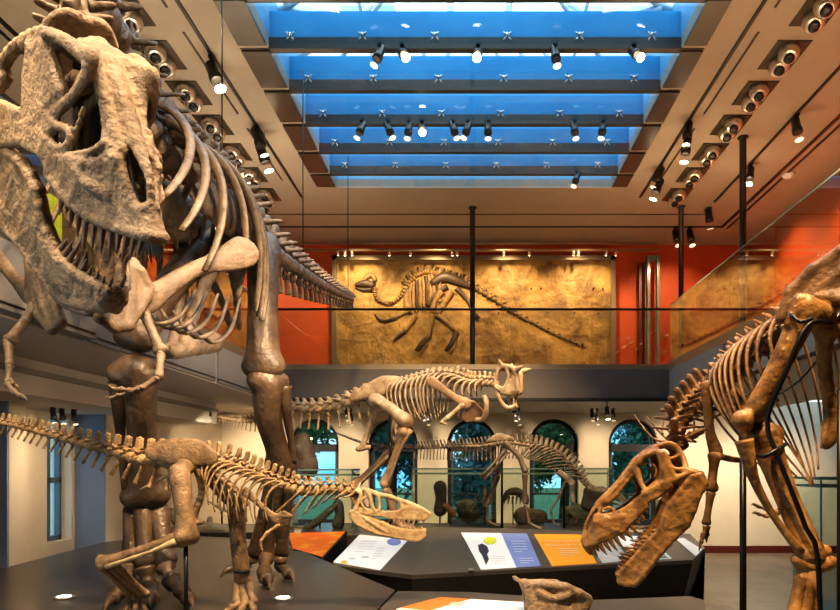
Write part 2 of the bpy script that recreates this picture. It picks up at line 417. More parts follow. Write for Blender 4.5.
# outer walls above and below the mezzanine
def arch_wall(name, wins, x0, x1, z0, z1, y0, y1, m, axis='y', flip=False):
    """wall with arched openings; wins = (centre, width, sill z, crown z); built along x (axis 'y') or along y (axis 'x')"""
    b = MB(); mp = (lambda u, d, z: (u, d, z)) if axis == 'y' else (lambda u, d, z: (d, u, z))
    def slab(u0, u1, a, e):
        p = [mp(u, d, z) for u in (u0, u1) for d in (y0, y1) for z in (a, e)]
        b.add(p, [(0,1,3,2),(4,6,7,5),(0,4,5,1),(2,3,7,6),(0,2,6,4),(1,5,7,3)])
    u = x0
    for c_, w_, s_, k_ in wins:
        slab(u, c_-w_/2, z0, z1); slab(c_-w_/2, c_+w_/2, z0, s_); u = c_+w_/2
        r = w_/2; zs = k_ - r; N_ = 16
        for i in range(N_):
            a0, a1 = math.pi*(1-i/N_), math.pi*(1-(i+1)/N_)
            q = [(c_+r*math.cos(a0), zs+r*math.sin(a0)), (c_+r*math.cos(a1), zs+r*math.sin(a1)), (c_+r*math.cos(a1), z1), (c_+r*math.cos(a0), z1)]
            b.add([mp(u_, d, z) for d in (y0, y1) for u_, z in q], [(0,1,2,3),(7,6,5,4),(0,4,5,1),(2,6,7,3)])
    slab(u, x1, z0, z1)
    return struct(name, b, m)
WC = [-3.53, -1.755, .02, 1.87, 3.65]
arch_wall('wall_back', [(c_, 1.10, .62, 3.02) for c_ in WC], XW0-.4, 8.9, 0, 3.4, YW, YW+.45, M['cream'])
struct('wall_back_upper', MB().box(XW0, XW1, YW, YW+.4, 3.4, ZC), M['orange'])
struct('wall_left_upper', MB().box(XW0-.2, XW0, 12.1, YW, 3.4, ZC), M['orange'])
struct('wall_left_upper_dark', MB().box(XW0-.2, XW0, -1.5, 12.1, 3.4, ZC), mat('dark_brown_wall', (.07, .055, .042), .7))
struct('wall_right_upper', MB().box(XW1, XW1+.2, -1.5, YW, 3.4, ZC), M['orange'])
struct('wall_right', MB().box(8.7, 8.9, -1.5, YW, 0, 3.4), M['cream'])
arch_wall('wall_left', [(9.44, .56, .86, 2.74)], 3, 10.06, 0, 3.4, -6.5, -6.07, M['cream'], axis='x')
M['jamb'] = mat('jamb_daylight_blue', (.24, .33, .50), .75)  # blue daylight from the window put into the jamb colour
struct('wall_left_pier', MB().box(-6.5, -5.6, 9.82, YW, 0, 3.3), M['cream'])
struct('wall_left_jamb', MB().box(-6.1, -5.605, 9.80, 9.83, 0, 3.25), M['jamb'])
struct('wall_left_pillar', MB().box(-6.1, -5.6, 7.76, 8.05, 0, 3.2), M['cream'])
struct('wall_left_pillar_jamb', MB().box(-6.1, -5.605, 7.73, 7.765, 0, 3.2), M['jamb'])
struct('wall_near', MB().box(XW0, 8.9, -1.7, -1.5, 0, ZC), M['ceil'])
struct('baseboard_back', MB().box(2.0, 8.7, YW-.03, YW, 0, .16), M['red'])
struct('baseboard_right', MB().box(8.67, 8.7, 4, YW, 0, .16), M['red'])

# arched windows
def arch_frame(c_, w_, s_, k_, d, t_, dep, axis):
    b = MB(); mp = (lambda u, v, z: A(u, v, z)) if axis == 'y' else (lambda u, v, z: A(v, u, z))
    r = w_/2; zs = k_-r; path = [(c_-r, s_)] + [(c_-r, zs)] + [(c_+r*math.cos(math.pi*(1-i/16)), zs+r*math.sin(math.pi*(1-i/16))) for i in range(1, 16)] + [(c_+r, zs), (c_+r, s_)]
    inn = [(c_-r+t_, s_)] + [(c_-r+t_, zs)] + [(c_+(r-t_)*math.cos(math.pi*(1-i/16)), zs+(r-t_)*math.sin(math.pi*(1-i/16))) for i in range(1, 16)] + [(c_+r-t_, zs), (c_+r-t_, s_)]
    for i in range(len(path)-1):
        q = [path[i], path[i+1], inn[i+1], inn[i]]
        b.add([mp(u, v, z) for v in (d, d+dep) for u, z in q], [(0,1,2,3),(7,6,5,4),(0,4,5,1),(1,5,6,2),(2,6,7,3),(3,7,4,0)])
    def bar(u0, u1, a, e):
        p = [mp(u, v, z) for u in (u0, u1) for v in (d, d+dep) for z in (a, e)]
        b.add(p, [(0,1,3,2),(4,6,7,5),(0,4,5,1),(2,3,7,6),(0,2,6,4),(1,5,7,3)])
    return b, bar, zs, mp
for i, c_ in enumerate(WC):
    b, bar, zs, mp = arch_frame(c_, 1.10, .62, 3.02, YW+.16, .085, .10, 'y')
    bar(c_-.55, c_+.55, zs-.19, zs-.02); bar(c_-.55, c_+.55, .62, .74); bar(c_-.47, c_+.47, 1.30, 1.34)
    o = struct(f'window_{i+1}', b, M['winframe'])
    part('blue_inner_frame', MB().box(c_-.47, c_-.43, YW+.2, YW+.24, .7, zs-.1).box(c_+.43, c_+.47, YW+.2, YW+.24, .7, zs-.1).mesh('inner', M['winframe_b']), o)
    part('pane', MB().box(c_-.52, c_+.52, YW+.22, YW+.228, .66, 2.92).mesh('pane', M['winglass']), o)
    part('sill', MB().box(c_-.6, c_+.6, YW-.03, YW+.2, .57, .62).mesh('sill', M['fascia_l']), o)
b, bar, zs, mp = arch_frame(9.44, .56, .86, 2.74, -6.30, .05, .08, 'x')
bar(9.16, 9.72, 1.72, 1.80); bar(9.16, 9.72, .86, .93); bar(9.42, 9.46, .9, 2.4)
o = struct('window_6', b, M['winframe_b'])
part('pane', MB().box(-6.27, -6.262, 9.18, 9.70, .88, 2.68).mesh('pane', M['winglass']), o)

# mezzanine slabs, fascias, channels
def mezz(name, mb, m): struct(name, mb, m)
struct('slab_mezzanine_back', MB().box(XW0, XW1, YF+.02, YW, ZB, ZT), M['soffit'])
struct('slab_mezzanine_left', MB().box(XW0, XL-.02, -1.4, YF+.02, ZB, ZT), M['soffit'])
struct('slab_mezzanine_right', MB().box(XR+.02, 8.8, -1.4, YF+.02, ZB, ZT), M['soffit'])
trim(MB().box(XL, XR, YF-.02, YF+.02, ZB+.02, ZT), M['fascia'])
trim(MB().box(XL, XR, YF-.01, YF+.03, ZT, ZT+.09), M['channel'])
trim(MB().box(XL, XR, YF-.05, YF+.0, ZB-.03, ZB+.03), M['black'])
for a, e, off in ((2.0, 4.06, 0), (4.12, 6.02, .10), (6.10, 9.08, 0), (9.20, YF, 0)):
    trim(MB().box(XL-.02, XL+.02+off, a, e, ZB+.02, ZT), M['fascia_l'])
    trim(MB().box(XL-.01, XL+.03+off, a, e-.03, ZB+.06, ZB+.075), M['black'])
trim(MB().box(XL-.03, XL+.02, 2, YF, ZT, ZT+.14), M['channel'])
for a, e in ((2.0, 5.9), (6.0, 8.95), (9.05, YF)):
    trim(MB().box(XR-.02, XR+.02, a, e, ZB+.02, ZT), M['fascia_l'])
trim(MB().box(XR-.02, XR+.03, 2, YF, ZT, ZT+.14), M['channel'])
trim(MB().box(XR-.02, XR+.02, 2, YF, ZB-.03, ZB+.02), M['black'])
# lowered bulkhead over the left window bays
struct('beam_left_bulkhead', MB().box(-6.2, -4.85, 3, 12.2, 2.76, ZB), M['soffit'])
trim(MB().box(-4.86, -4.80, 3, 12.2, 2.98, 3.04), M['fascia_l'])

# mezzanine glass railings
def railing(name, label, p0, p1, z0, z1, nb, cap):
    p0, p1 = A(*p0), A(*p1); d = p1-p0; t = thing(name, label, 'railing', ((p0[0]+p1[0])/2, (p0[1]+p1[1])/2, z0))
    nn = nrm(A(-d[1], d[0], 0))*.009
    for i in range(nb):
        a, e = p0 + d*(i/nb) + nrm(d)*.008, p0 + d*((i+1)/nb) - nrm(d)*.008
        q = [A(a[0], a[1], z0), A(e[0], e[1], z0), A(e[0], e[1], z1), A(a[0], a[1], z1)]
        part('glass_panel', MB().prism([x-nn/2 for x in q], nn).mesh('glass_panel', M['glassrail']), t)
    part('handrail', MB().tube([A(p0[0], p0[1], z1), A(p1[0], p1[1], z1)], cap, 8).mesh('handrail', M['iron'] if cap > .012 else M['edge']), t)
    return t
railing('glass_railing', 'clear glass railing with dark handrail in front of the mural', (XL, YF, 0), (XR, YF, 0), ZT+.09, 4.78, 5, .022)
railing('glass_railing', 'long glass railing along the left mezzanine, behind the largest skeleton', (XL, 2.2, 0), (XL, YF, 0), ZT+.09, 4.84, 7, .008)
railing('glass_railing', 'long glass railing along the right mezzanine reflecting the mural', (XR, 2.2, 0), (XR, YF, 0), ZT+.09, 4.86, 7, .008)
# slim posts from mezzanine to ceiling
for x, y, lb in ((.03, 12.3, 'slim dark steel post in front of the mural centre'), (4.02, 12.25, 'slim dark steel post at the right end of the mural'), (4.1, 9.65, 'slim dark steel post behind the right glass railing, nearest the camera'), (-4.0, 12.4, 'slim dark steel post at the left end of the mural')):
    top('steel_post', MB().lathe((x, y, ZT), (0, 0, 1), [(0, .09), (.02, .09), (.03, .05), (ZC-ZT-.03, .05), (ZC-ZT-.02, .08), (ZC-ZT, .08)], 12).mesh('steel_post', M['iron']), lb, 'post')

# recessed twin gimbal lights along both mezzanine edges
ords = ['nearest', 'second', 'third', 'fourth', 'fifth', 'sixth', 'seventh', 'eighth']
def gimbal(x, y, side, i):
    t = thing('recessed_twin_light', f'recessed twin gimbal light in bronze trim, {ords[i]} {"" if i == 0 else "from the camera "}on the {side} ceiling row', 'ceiling light', (x, y, ZC), f'{side} row of recessed twin lights')
    part('trim_plate', MB().box(x-.20, x+.20, y-.27, y+.27, ZC-.014, ZC-.001).mesh('trim_plate', M['bronze']), t)
    sx = -1 if side == 'right' else 1
    for k in (-1, 1):
        c0 = A(x, y+k*.12, ZC-.045); ax = nrm(A(sx*.25, -.55, -1))
        h = part('lamp_head', MB().lathe(c0-ax*.02, ax, [(0, .11), (.04, .125), (.09, .115), (.13, .085), (.135, .075)], 16).mesh('lamp_head', M['chrome']), t)
        part('aperture', MB().lathe(c0+ax*.112, ax, [(0, .05), (.03, .062), (.031, .02)], 14).mesh('aperture', M['black']), h)
for i, y in enumerate((6.12, 6.92, 7.71, 8.5, 9.3, 10.1, 10.9, 11.7)):
    gimbal(3.77, y, 'right', i); gimbal(-3.74, y, 'left', i)

# track spots
def spothead(x, y, z, d, label, s=1.0, lit=True, drop=.10, group=None):
    t = thing('track_spotlight', label, 'spotlight', (x, y, z), group)
    d = nrm(d); c0 = A(x, y, z-drop)
    part('mount', MB().box(x-.025*s, x+.025*s, y-.05*s, y+.05*s, z-.03, z).tube([(x, y, z-.02), (x, y, z-drop-.02)], .012*s, 6).mesh('mount', M['black']), t)
    h = part('lamp_housing', MB().lathe(c0-d*.09*s, d, [(0, .035*s), (.02*s, .05*s), (.13*s, .05*s), (.14*s, .058*s), (.2*s, .058*s), (.2*s, .045*s)], 12).mesh('lamp_housing', M['black']), t)
    part('lens', MB().lathe(c0+d*.2005*s, d, [(0, .050*s), (.004, .046*s)], 12).mesh('lens', M['lens'] if lit else M['lensw']), h)
    return t
beam_spots = [(3, [(380, 0), (402, 1), (478, 1), (555, 0), (634, 1)]), (5, [(362, 0), (388, 0), (409, 0), (422, 1), (453, 0), (468, 0), (488, 0), (574, 0), (603, 0)]), (7, [(577, 0)])]
nm = {3: 'on the nearest visible beam', 5: 'on the third visible beam', 7: 'on the farthest beam'}
for bi, ls in beam_spots:
    y = BY[bi]-.03
    for j, (px, lit) in enumerate(ls):
        x = (px-CX)/FOC*y
        dx = [-.35, .4, -.1, .1, .3, -.35, 0, .1, -.2][j % 9]
        spothead(x, y, ZC+.04, (dx, (-.9 if lit else -.25), -1), f'small black spotlight under the skylight {nm[bi]}, number {["one","two","three","four","five","six","seven","eight","nine"][j]} from the left', 1.0, bool(lit), group='spotlights on the skylight beams')
spothead(-3.12, 7.74, ZC-.02, (.45, -.2, -1), 'lit track spotlight near the top left of the ceiling, beside the hanging cable', 1.35, True, .16)
for k, yy in enumerate((9.35, 9.55)):
    spothead(-3.12, yy, ZC-.02, (.35, .15, -1), ['upper of two black track spotlights above the left railing', 'lower lit one of two track spotlights above the left railing'][k], 1.4, k == 1, .12+.14*k)
for k, yy in enumerate((9.2, 9.25)):
    spothead(3.12, yy, ZC-.02, (-.15, -.1+.2*k, -1), ['upper black track spotlight on the right ceiling slot, nearer pair', 'lower black track spotlight on the right ceiling slot, nearer pair'][k], 1.2, k == 1, .10+.2*k)
for k, yy in enumerate((10.6, 10.63)):
    spothead(3.12, yy, ZC-.02, (-.4, .1, -1), ['upper black track spotlight on the right ceiling slot, farther pair', 'lower lit track spotlight on the right ceiling slot, farther pair'][k], 1.2, k == 1, .10+.18*k)
spothead(4.57, 9.0, ZC-.02, (.1, -.2, -1), 'black track spotlight over the right mezzanine, nearest the camera', 1.2, False, .14)
spothead(4.57, 10.47, ZC-.02, (-.2, -.2, -1), 'small lit track spotlight beside the right steel post', 1.1, True, .14)
spothead(4.57, 12.3, ZC-.02, (.2, .2, -1), 'black track spotlight over the right mezzanine, nearest the mural wall', 1.3, False, .12)
for px, py, lb in ((676, 226, 'leftmost'), (690, 241, 'rightmost')):
    spothead((px-CX)/FOC*13.3, 13.3, ZC-.01, (.1, -.3, -1), f'{lb} of the two black spotlights on the ceiling groove right of the mural', 1.3, False, .16)
spothead(-4.15, 13.3, ZC-.01, (.1, -.3, -1), 'black spotlight on the ceiling groove left of the mural', 1.3, False, .16)
for j, (px, Y, lit) in enumerate(((53, 8.6, 0), (62, 8.75, 0), (74, 8.9, 0))):
    spothead((px-CX)/FOC*Y, Y, 2.76, (.3, -.2, -1), f'{["left", "middle", "right"][j]} one of three black spotlights over the left arched window', .7, bool(lit), .08, 'spotlights under the left bulkhead')
for j, (px, Y, lit) in enumerate(((157, 10.6, 1), (172, 11.2, 0), (200, 12.0, 0), (209, 11.9, 0), (347, 13.2, 0), (351, 13.3, 0), (424, 13.2, 0), (428, 13.3, 0), (515, 13.2, 0), (519, 13.3, 0), (592, 13.2, 0), (597, 13.3, 0), (613, 13.2, 0), (607, 11.62, 1))):
    spothead((px-CX)/FOC*Y, Y, ZB, (.1, -.1, -1), f'small dark spotlight under the mezzanine, number {["one","two","three","four","five","six","seven","eight","nine","ten","eleven","twelve","thirteen","fourteen"][j]} counting from the left', .8, bool(lit), .10+.08*(j % 2), 'spotlights under the mezzanine')
# picture lights above the mural
t = thing('mural_light_rail', 'thin metal light rail with small bright lamps above the mural', 'light rail', (0, 13.7, 6.6))
part('rail', MB().tube([(-4.0, 13.7, 6.58), (4.0, 13.7, 6.58)], .03, 8).tube([(-4.0, 13.75, 6.74), (4.0, 13.75, 6.74)], .02, 8).mesh('rail', M['channel']), t)
for x in (-2.85, -2.7, -2.55, -1.75, -1.3, -.4, -.3, .7, 1.25, 2.2, 2.3, 2.9, 3.1):
    h = part('lamp', MB().lathe((x, 13.68, 6.56), (0, .5, -.9), [(0, .03), (.08, .035), (.1, .03)], 8).mesh('lamp', M['chrome']), t)
    part('lens', MB().lathe(A(x, 13.68, 6.56)+nrm(A(0, .5, -.9))*.1, (0, .5, -.9), [(0, .028), (.004, .02)], 8).mesh('lens', M['lens']), h)
top('smoke_detector', MB().lathe((5.4, 10.9, ZC), (0, 0, -1), [(0, .10), (.02, .10), (.05, .07), (.06, .03)], 14).mesh('smoke_detector', M['white']), 'round white smoke detector on the right ceiling', 'smoke detector')

# the mural: gold slab with a fossil skeleton in relief
gold = mat('mural_sandstone', (.46, .30, .085), .55, col2=(.17, .10, .026), scale=1.7, bump=1.0, bscale=6, ramp=(.40, .62), detail=9, dist=.6)
for nd_ in gold.node_tree.nodes:
    if nd_.type == 'BUMP': nd_.inputs['Distance'].default_value = .07
t = thing('fossil_mural', 'golden rock slab with a long-tailed crested dinosaur skeleton in relief', 'mural', (.05, 14.2, 4.2))
part('rock_slab', MB().box(-2.98, 3.10, 14.22, 14.38, 4.20, 6.52).mesh('rock_slab', gold), t)
fr = MB(); fr.box(-3.08, -2.98, 14.16, 14.39, 4.1, 6.62).box(3.10, 3.20, 14.16, 14.39, 4.1, 6.62).box(-3.08, 3.20, 14.16, 14.39, 6.52, 6.62).box(-3.08, 3.2, 14.16, 14.39, 4.1, 4.2)
part('mural_frame', fr.mesh('mural_frame', M['channel']), t)
rel = mat('relief_bone', (.16, .10, .038), .5, col2=(.33, .22, .085), scale=12, bump=.5, bscale=40)
reld = mat('relief_bone_dark', (.055, .038, .022), .5)
MY = 14.195
def mp(*q): return [P(a, b_, MY) for a, b_ in q]
px_ = lambda r: r*MY/FOC
# crop scale: px = 320 + cx/2.71, py = 240 + cy/2.71
def mc(*q): return [P(320+a/2.71, 240+b_/2.71, MY) for a, b_ in q]
def mtube(nme, q, r, m=rel, n_=8, sub=3, flat=.6):
    return part(nme, MB().tube(mc(*q), [px_(x) for x in (r if isinstance(r, (list, tuple)) else [r]*len(q))], n_, flat=flat, fdir=(0, 1, 0), sub=sub).mesh(nme, m), t)
mtube('skull', [(95, 122), (110, 118), (125, 118), (148, 124)], [1.6, 3.2, 4.2, 3], reld); mtube('skull_crest', [(118, 112), (128, 98), (142, 96), (150, 112)], [2.0, 2.6, 2.6, 2], rel)
mtube('lower_jaw', [(97, 128), (118, 136), (140, 134)], [1, 2, 2], reld)
spn = [(148, 128), (150, 150), (168, 168), (195, 170), (220, 150), (240, 118), (262, 95), (290, 85), (320, 92), (355, 102), (390, 112), (430, 135), (480, 165), (540, 205), (600, 235), (660, 265), (718, 288)]
sp, sr = crom(np.array([(a, b_) for a, b_ in spn], float), np.array([3.6]*5+[4.2]*6+[3.4, 3, 2.4, 1.9, 1.4, .8]), 4)
for i in range(0, len(sp)-1):
    a, b_ = sp[i], sp[i+1]; mtube('vertebra', [tuple(a+(b_-a)*.06), tuple(a+(b_-a)*.9)], float(sr[i])*.62, rel if i % 2 else rel, 7, 0)
    tn = nrm(b_-a); up = A(tn[1], -tn[0]) if tn[0] > 0 else A(-tn[1], tn[0])
    if up[1] > 0: up = -up
    h = 16 if 18 < i < 42 else (10 if i >= 42 else 5)
    h *= (1 if i < 46 else max(.25, 1-(i-46)/20))
    if i > 14: mtube('neural_spine', [tuple(a+up*2), tuple(a+up*h*1.15+tn*(4 if i < 40 else 6))], 1.25, reld if i % 2 else rel, 5, 0)
    if i > 42: mtube('chevron', [tuple(a-up*2), tuple(a-up*h*.9+tn*6)], 1.0, reld, 5, 0)
for k in range(11):
    x = 238 + k*8; y = 122 - k*4.2 + (0.5*max(0, k-5)**1.3)
    mtube('rib', [(x, y), (x-4+k*1.2, y+30), (x-2+k*.8, y+62+k*2), (x+6, y+82)], [1.7, 1.6, 1.4, .9], reld if k % 3 == 0 else rel, 6)
mtube('ilium', [(300, 120), (335, 100), (375, 112), (410, 128)], [3, 6, 5, 2.5], reld); mtube('pubis', [(345, 125), (310, 150), (290, 180)], [3, 2, 2.6], reld); mtube('ischium', [(370, 130), (400, 165), (428, 215)], [3, 2, 3], reld)
mtube('scapula', [(240, 135), (232, 160), (238, 190)], [1.6, 2.6, 3.6], rel); mtube('humerus', [(240, 190), (225, 200), (200, 212)], [2.4, 1.6, 2], rel); mtube('forearm', [(200, 212), (175, 218), (155, 212)], [1.6, 1.3, 1.6], reld); mtube('hand', [(155, 212), (148, 200)], [1.2, .8], reld)
mtube('humerus', [(260, 205), (245, 230), (228, 250)], [2.6, 1.8, 2], rel); mtube('hand', [(228, 250), (210, 262), (198, 276)], [1.8, 1.8, 1], reld)
mtube('femur', [(330, 140), (312, 165), (305, 200)], [4, 3, 3.6], rel); mtube('tibia', [(305, 200), (300, 235), (295, 262)], [3, 2.2, 2.6], rel); mtube('foot', [(295, 262), (278, 280), (260, 300)], [3, 3.2, 1.6], reld); mtube('toe', [(290, 270), (285, 288), (272, 306)], [1.6, 1.6, .8], rel)
mtube('femur', [(355, 140), (335, 175), (315, 200)], [4, 3, 3.4], rel); mtube('tibia', [(315, 200), (345, 225), (370, 250)], [3, 2.2, 2.6], rel); mtube('foot', [(370, 250), (360, 275), (340, 300)], [3, 3, 1.4], reld); mtube('toe', [(366, 262), (366, 285), (352, 308)], [1.6, 1.6, .8], rel)
for q in ((572, 132), (598, 132), (740, 132), (766, 132), (484, 198), (616, 198), (755, 198), (690, 198)):
    part('fixing_pin', MB().lathe(mc(q)[0], (0, -1, 0), [(0, .02), (.03, .02), (.035, .01)], 8).mesh('fixing_pin', M['black']), t)
# things on the red walls beside the mural
t = thing('display_case', 'tall thin framed display case on the red wall right of the mural', 'display case', (4.0, 14.2, 4.2))
cb = MB()
for px in (647.5, 657): 
    x = (px-CX)/FOC*14.2; cb.box(x-.03, x+.03, 14.1, 14.2, 4.2, 6.6)
cb.box(P(647.5, 0, 14.2)[0], P(657, 0, 14.2)[0], 14.12, 14.2, 6.5, 6.6)
part('frame', cb.mesh('frame', M['edge']), t)
part('backing', MB().box(P(640, 0, 14.2)[0], P(646, 0, 14.2)[0], 14.3, 14.39, 4.2, 6.5).mesh('backing', M['red']), t, 'dark red strip')
for j, (px, py, r) in enumerate(((617, 352, 2), (624, 347, 2.4), (631, 343, 2), (637, 349, 2.2), (629, 338, 1.6), (641, 344, 1.8), (666, 336, 3.5), (664, 352, 2.6), (650, 334, 1.8), (655, 330, 1.6))):
    c0 = P(px, py, 14.3)
    top('fossil_fragment', MB().tube([c0+A(-.04, .02, -.03), c0, c0+A(.05, .02, .035)], [.012*r*.5, .02*r*.5, .01*r*.5], 7, sub=2).mesh('fossil_fragment', M['pale']), f'small pale fossil chip on the red wall, number {["one","two","three","four","five","six","seven","eight","nine","ten"][j]} of ten right of the mural', 'fossil', 'fossil chips right of the mural')
top('wall_panel', MB().box(-6.19, -6.15, 9.28, 9.62, 5.1, 5.95).mesh('wall_panel', mat('lime_panel', (.45, .62, .02), .5)), 'bright lime wall panel on the left mezzanine behind the big jaws', 'panel')

# world, outdoors
wd = bpy.data.worlds.new('sky'); SC.world = wd; wd.use_nodes = True; N = wd.node_tree.nodes; L = wd.node_tree.links
bg = N['Background']; tc = N.new('ShaderNodeTexCoord'); ns = N.new('ShaderNodeTexNoise'); ns.inputs['Scale'].default_value = 3.2; ns.inputs['Detail'].default_value = 5
rp = N.new('ShaderNodeValToRGB'); rp.color_ramp.elements[0].position = .40; rp.color_ramp.elements[1].position = .62
rp.color_ramp.elements[0].color = (.12, .46, .72, 1); rp.color_ramp.elements[1].color = (.75, .9, 1.0, 1)
L.new(tc.outputs['Generated'], ns.inputs['Vector']); L.new(ns.outputs['Fac'], rp.inputs['Fac']); L.new(rp.outputs['Color'], bg.inputs['Color']); bg.inputs['Strength'].default_value = 1.0
struct('ground_lawn', MB().box(-30, 30, 15, 60, -.35, -.25), mat('lawn', (.06, .12, .03), .9, col2=(.10, .17, .05), scale=3))
leafm = [mat(f'leaf_{k}', cA, .6, col2=cB, scale=1.2) for k, (cA, cB) in enumerate((((.05, .19, .14), (.14, .34, .20)), ((.03, .15, .17), (.08, .27, .26)), ((.09, .22, .10), (.20, .36, .15))))]
bark = mat('bark', (.08, .06, .045), .9)
rng = np.random.default_rng(3)
def tree(x, y, h, r, lm, label):
    t = thing('tree', label, 'tree', (x, y, -.25), 'trees outside the windows')
    part('trunk', MB().tube([(x, y, -.25), (x+.1, y, h*.4), (x-.1, y+.1, h*.8)], [.16, .12, .05], 8, sub=3).mesh('trunk', bark), t)
    n_ = 6500
    d = rng.normal(size=(n_, 3)); d /= np.linalg.norm(d, axis=1)[:, None]
    lob = A(x, y, h*.62) + rng.normal(size=(9, 3))*A(r*.5, r*.4, h*.2)
    c0 = lob[rng.integers(0, 9, n_)] + d*rng.uniform(.3, 1, (n_, 1))*r*.62
    a = rng.normal(size=(n_, 3)); a /= np.linalg.norm(a, axis=1)[:, None]; b2 = np.cross(a, d); s_ = rng.uniform(.06, .13, (n_, 1))
    V = np.stack([c0-a*s_-b2*s_*.5, c0+a*s_-b2*s_*.5, c0+a*s_+b2*s_*.5, c0-a*s_+b2*s_*.5], 1).reshape(-1, 3)
    part('foliage', MB().add(V, [(4*i, 4*i+1, 4*i+2, 4*i+3) for i in range(n_)]).mesh('foliage', lm), t)
for x, y, h, r, k, lb in ((-5.2, 18.5, 4.6, 1.5, 2, 'sunlit green tree outside the first arched window from the left'), (-2.3, 18, 4.4, 1.5, 1, 'dark blue-green tree outside the second arched window from the left'), (.2, 18.6, 4.8, 1.6, 1, 'blue-green tree outside the middle arched window'), (2.6, 18.3, 4.4, 1.5, 2, 'leafy green tree outside the fourth arched window from the left'), (5.0, 18.4, 4.8, 1.6, 0, 'bright green tree outside the rightmost arched window'), (-7.2, 20.5, 5.2, 1.9, 1, 'tall tree standing further out beyond the first arched window'), (1.2, 21.5, 5.6, 1.9, 0, 'tall tree further out between the middle and fourth windows'), (7.0, 21.2, 5.4, 1.9, 1, 'tall tree further out beyond the rightmost window')):
    tree(x, y, h, r, leafm[k], lb)
bk = bpy.data.materials.new('brick'); bk.use_nodes = True; nb = bk.node_tree.nodes; lb_ = bk.node_tree.links; bt = nb.new('ShaderNodeTexBrick'); tcx = nb.new('ShaderNodeTexCoord'); mpn = nb.new('ShaderNodeMapping'); mpn.inputs['Rotation'].default_value = (math.pi/2, 0, 0)
bt.inputs['Color1'].default_value = (.30, .16, .10, 1); bt.inputs['Color2'].default_value = (.20, .10, .07, 1); bt.inputs['Mortar'].default_value = (.42, .38, .34, 1); bt.inputs['Scale'].default_value = 4.5
lb_.new(tcx.outputs['Object'], mpn.inputs[0]); lb_.new(mpn.outputs[0], bt.inputs[0]); lb_.new(bt.outputs[0], nb['Principled BSDF'].inputs['Base Color'])
struct('exterior_brick_wall', MB().box(-9.5, -6.9, 10.6, 10.9, -.3, 2.3), bk)
# ================================================================== SKELETON TOOLKIT
def wr(rpx, Y): return rpx*Y*DM/FOC
def proto_vertebra(name, mt, spine=1.0, tp=.8, lean=-.15, stout=1.0, sw=.30, block=False):
    """unit vertebra: x forward (length 1), y left, z up; body radius .5"""
    s = Solid()
    s.cone((-.46, 0, 0), (0, 0, 0), .47, .30); s.cone((0, 0, 0), (.46, 0, 0), .30, .47)
    s.cone((-.12, 0, .42), (.12, 0, .45), .20)
    h = .55 + spine; zb = .95 if block else .55
    s.path([(-.05, 0, .5), (-.05+lean*.5, 0, (.5+h)/2), (-.05+lean, 0, h)], [.14*stout, .11*stout, .13*stout], 2)
    th = .075*stout
    s.tri((-.05-sw, 0, zb), (-.05+sw, 0, zb), (-.05+lean+sw*.8, 0, h), th); s.tri((-.05-sw, 0, zb), (-.05+lean-sw*.8, 0, h), (-.05+lean+sw*.8, 0, h), th)
    s.cone((-.05+lean-sw*.75, 0, h), (-.05+lean+sw*.75, 0, h), .12)
    for y in (-1, 1):
        s.cone((0, y*.2, .48), (-.14, y*(.25+tp), .60), .14, .09)
        s.cone((.1, y*.2, .52), (.55, y*.24, .74), .11, .08); s.cone((-.1, y*.2, .55), (-.50, y*.20, .80), .11, .08)
    return solid_mesh(name, s, .075, .06, mt)
def proto_chevron(name, mt, L=1.0):
    b = MB()
    b.tube([(0, .18, 0), (-.05, .08, -.35), (-.12, 0, -.5)], [.12, .11, .11], 6); b.tube([(0, -.18, 0), (-.05, -.08, -.35), (-.12, 0, -.5)], [.12, .11, .11], 6)
    b.tube([(-.10, 0, -.42), (-.24, 0, -.75*L-.2), (-.34, 0, -1.05*L-.3)], [.13, .15, .19], 7, sub=3)
    return b.mesh(name, mt)

class Spine:
    def __init__(s, ctrl, sub=12):
        p = np.array([P(a, b, y) for a, b, y, r in ctrl]); r = np.array([wr(q[3], q[2]) for q in ctrl])
        s.p, s.r = crom(p, r, sub); s.sub = sub
        d = np.linalg.norm(np.diff(s.p, axis=0), axis=1); s.s = np.concatenate([[0], np.cumsum(d)])
    def knot(s, k): return s.s[min(int(round(k*s.sub)), len(s.s)-1)]     # arc length at control point k
    def at(s, l, toward_head=None):
        f = lambda arr: np.array([np.interp(l, s.s, arr[:, i]) for i in range(3)])
        e = s.s[-1]*.012; T = nrm(np.array([np.interp(min(l+e, s.s[-1]), s.s, s.p[:, i]) for i in range(3)]) - np.array([np.interp(max(l-e, 0), s.s, s.p[:, i]) for i in range(3)]))
        return f(s.p), T, float(np.interp(l, s.s, s.r))
    def stations(s, l0, l1, n=None, pitch=2.0):
        """list of (arc length, vertebra length) from l0 to l1; length proportional to the local radius"""
        L = np.linspace(l0, l1, 400); rr = np.interp(L, s.s, s.r); w = 1/np.maximum(rr, rr.max()*.22); c = np.concatenate([[0], np.cumsum((w[1:]+w[:-1])/2*np.diff(L))])
        if n is None: n = max(2, int(round(c[-1]/pitch)))
        e = np.interp(np.linspace(0, c[-1], n+1), c, L)
        return [((e[i]+e[i+1])/2, e[i+1]-e[i]) for i in range(n)]
def axes(T, head=-1, upref=(0, 0, 1), roll=0):
    """x toward the head; control points run from head to tail so the head lies against T"""
    X = T*head; U = nrm(A(*upref) - (A(*upref) @ X)*X); S_ = np.cross(U, X)
    if roll:
        U, S_ = U*math.cos(roll)+S_*math.sin(roll), S_*math.cos(roll)-U*math.sin(roll)
    return X, S_, U
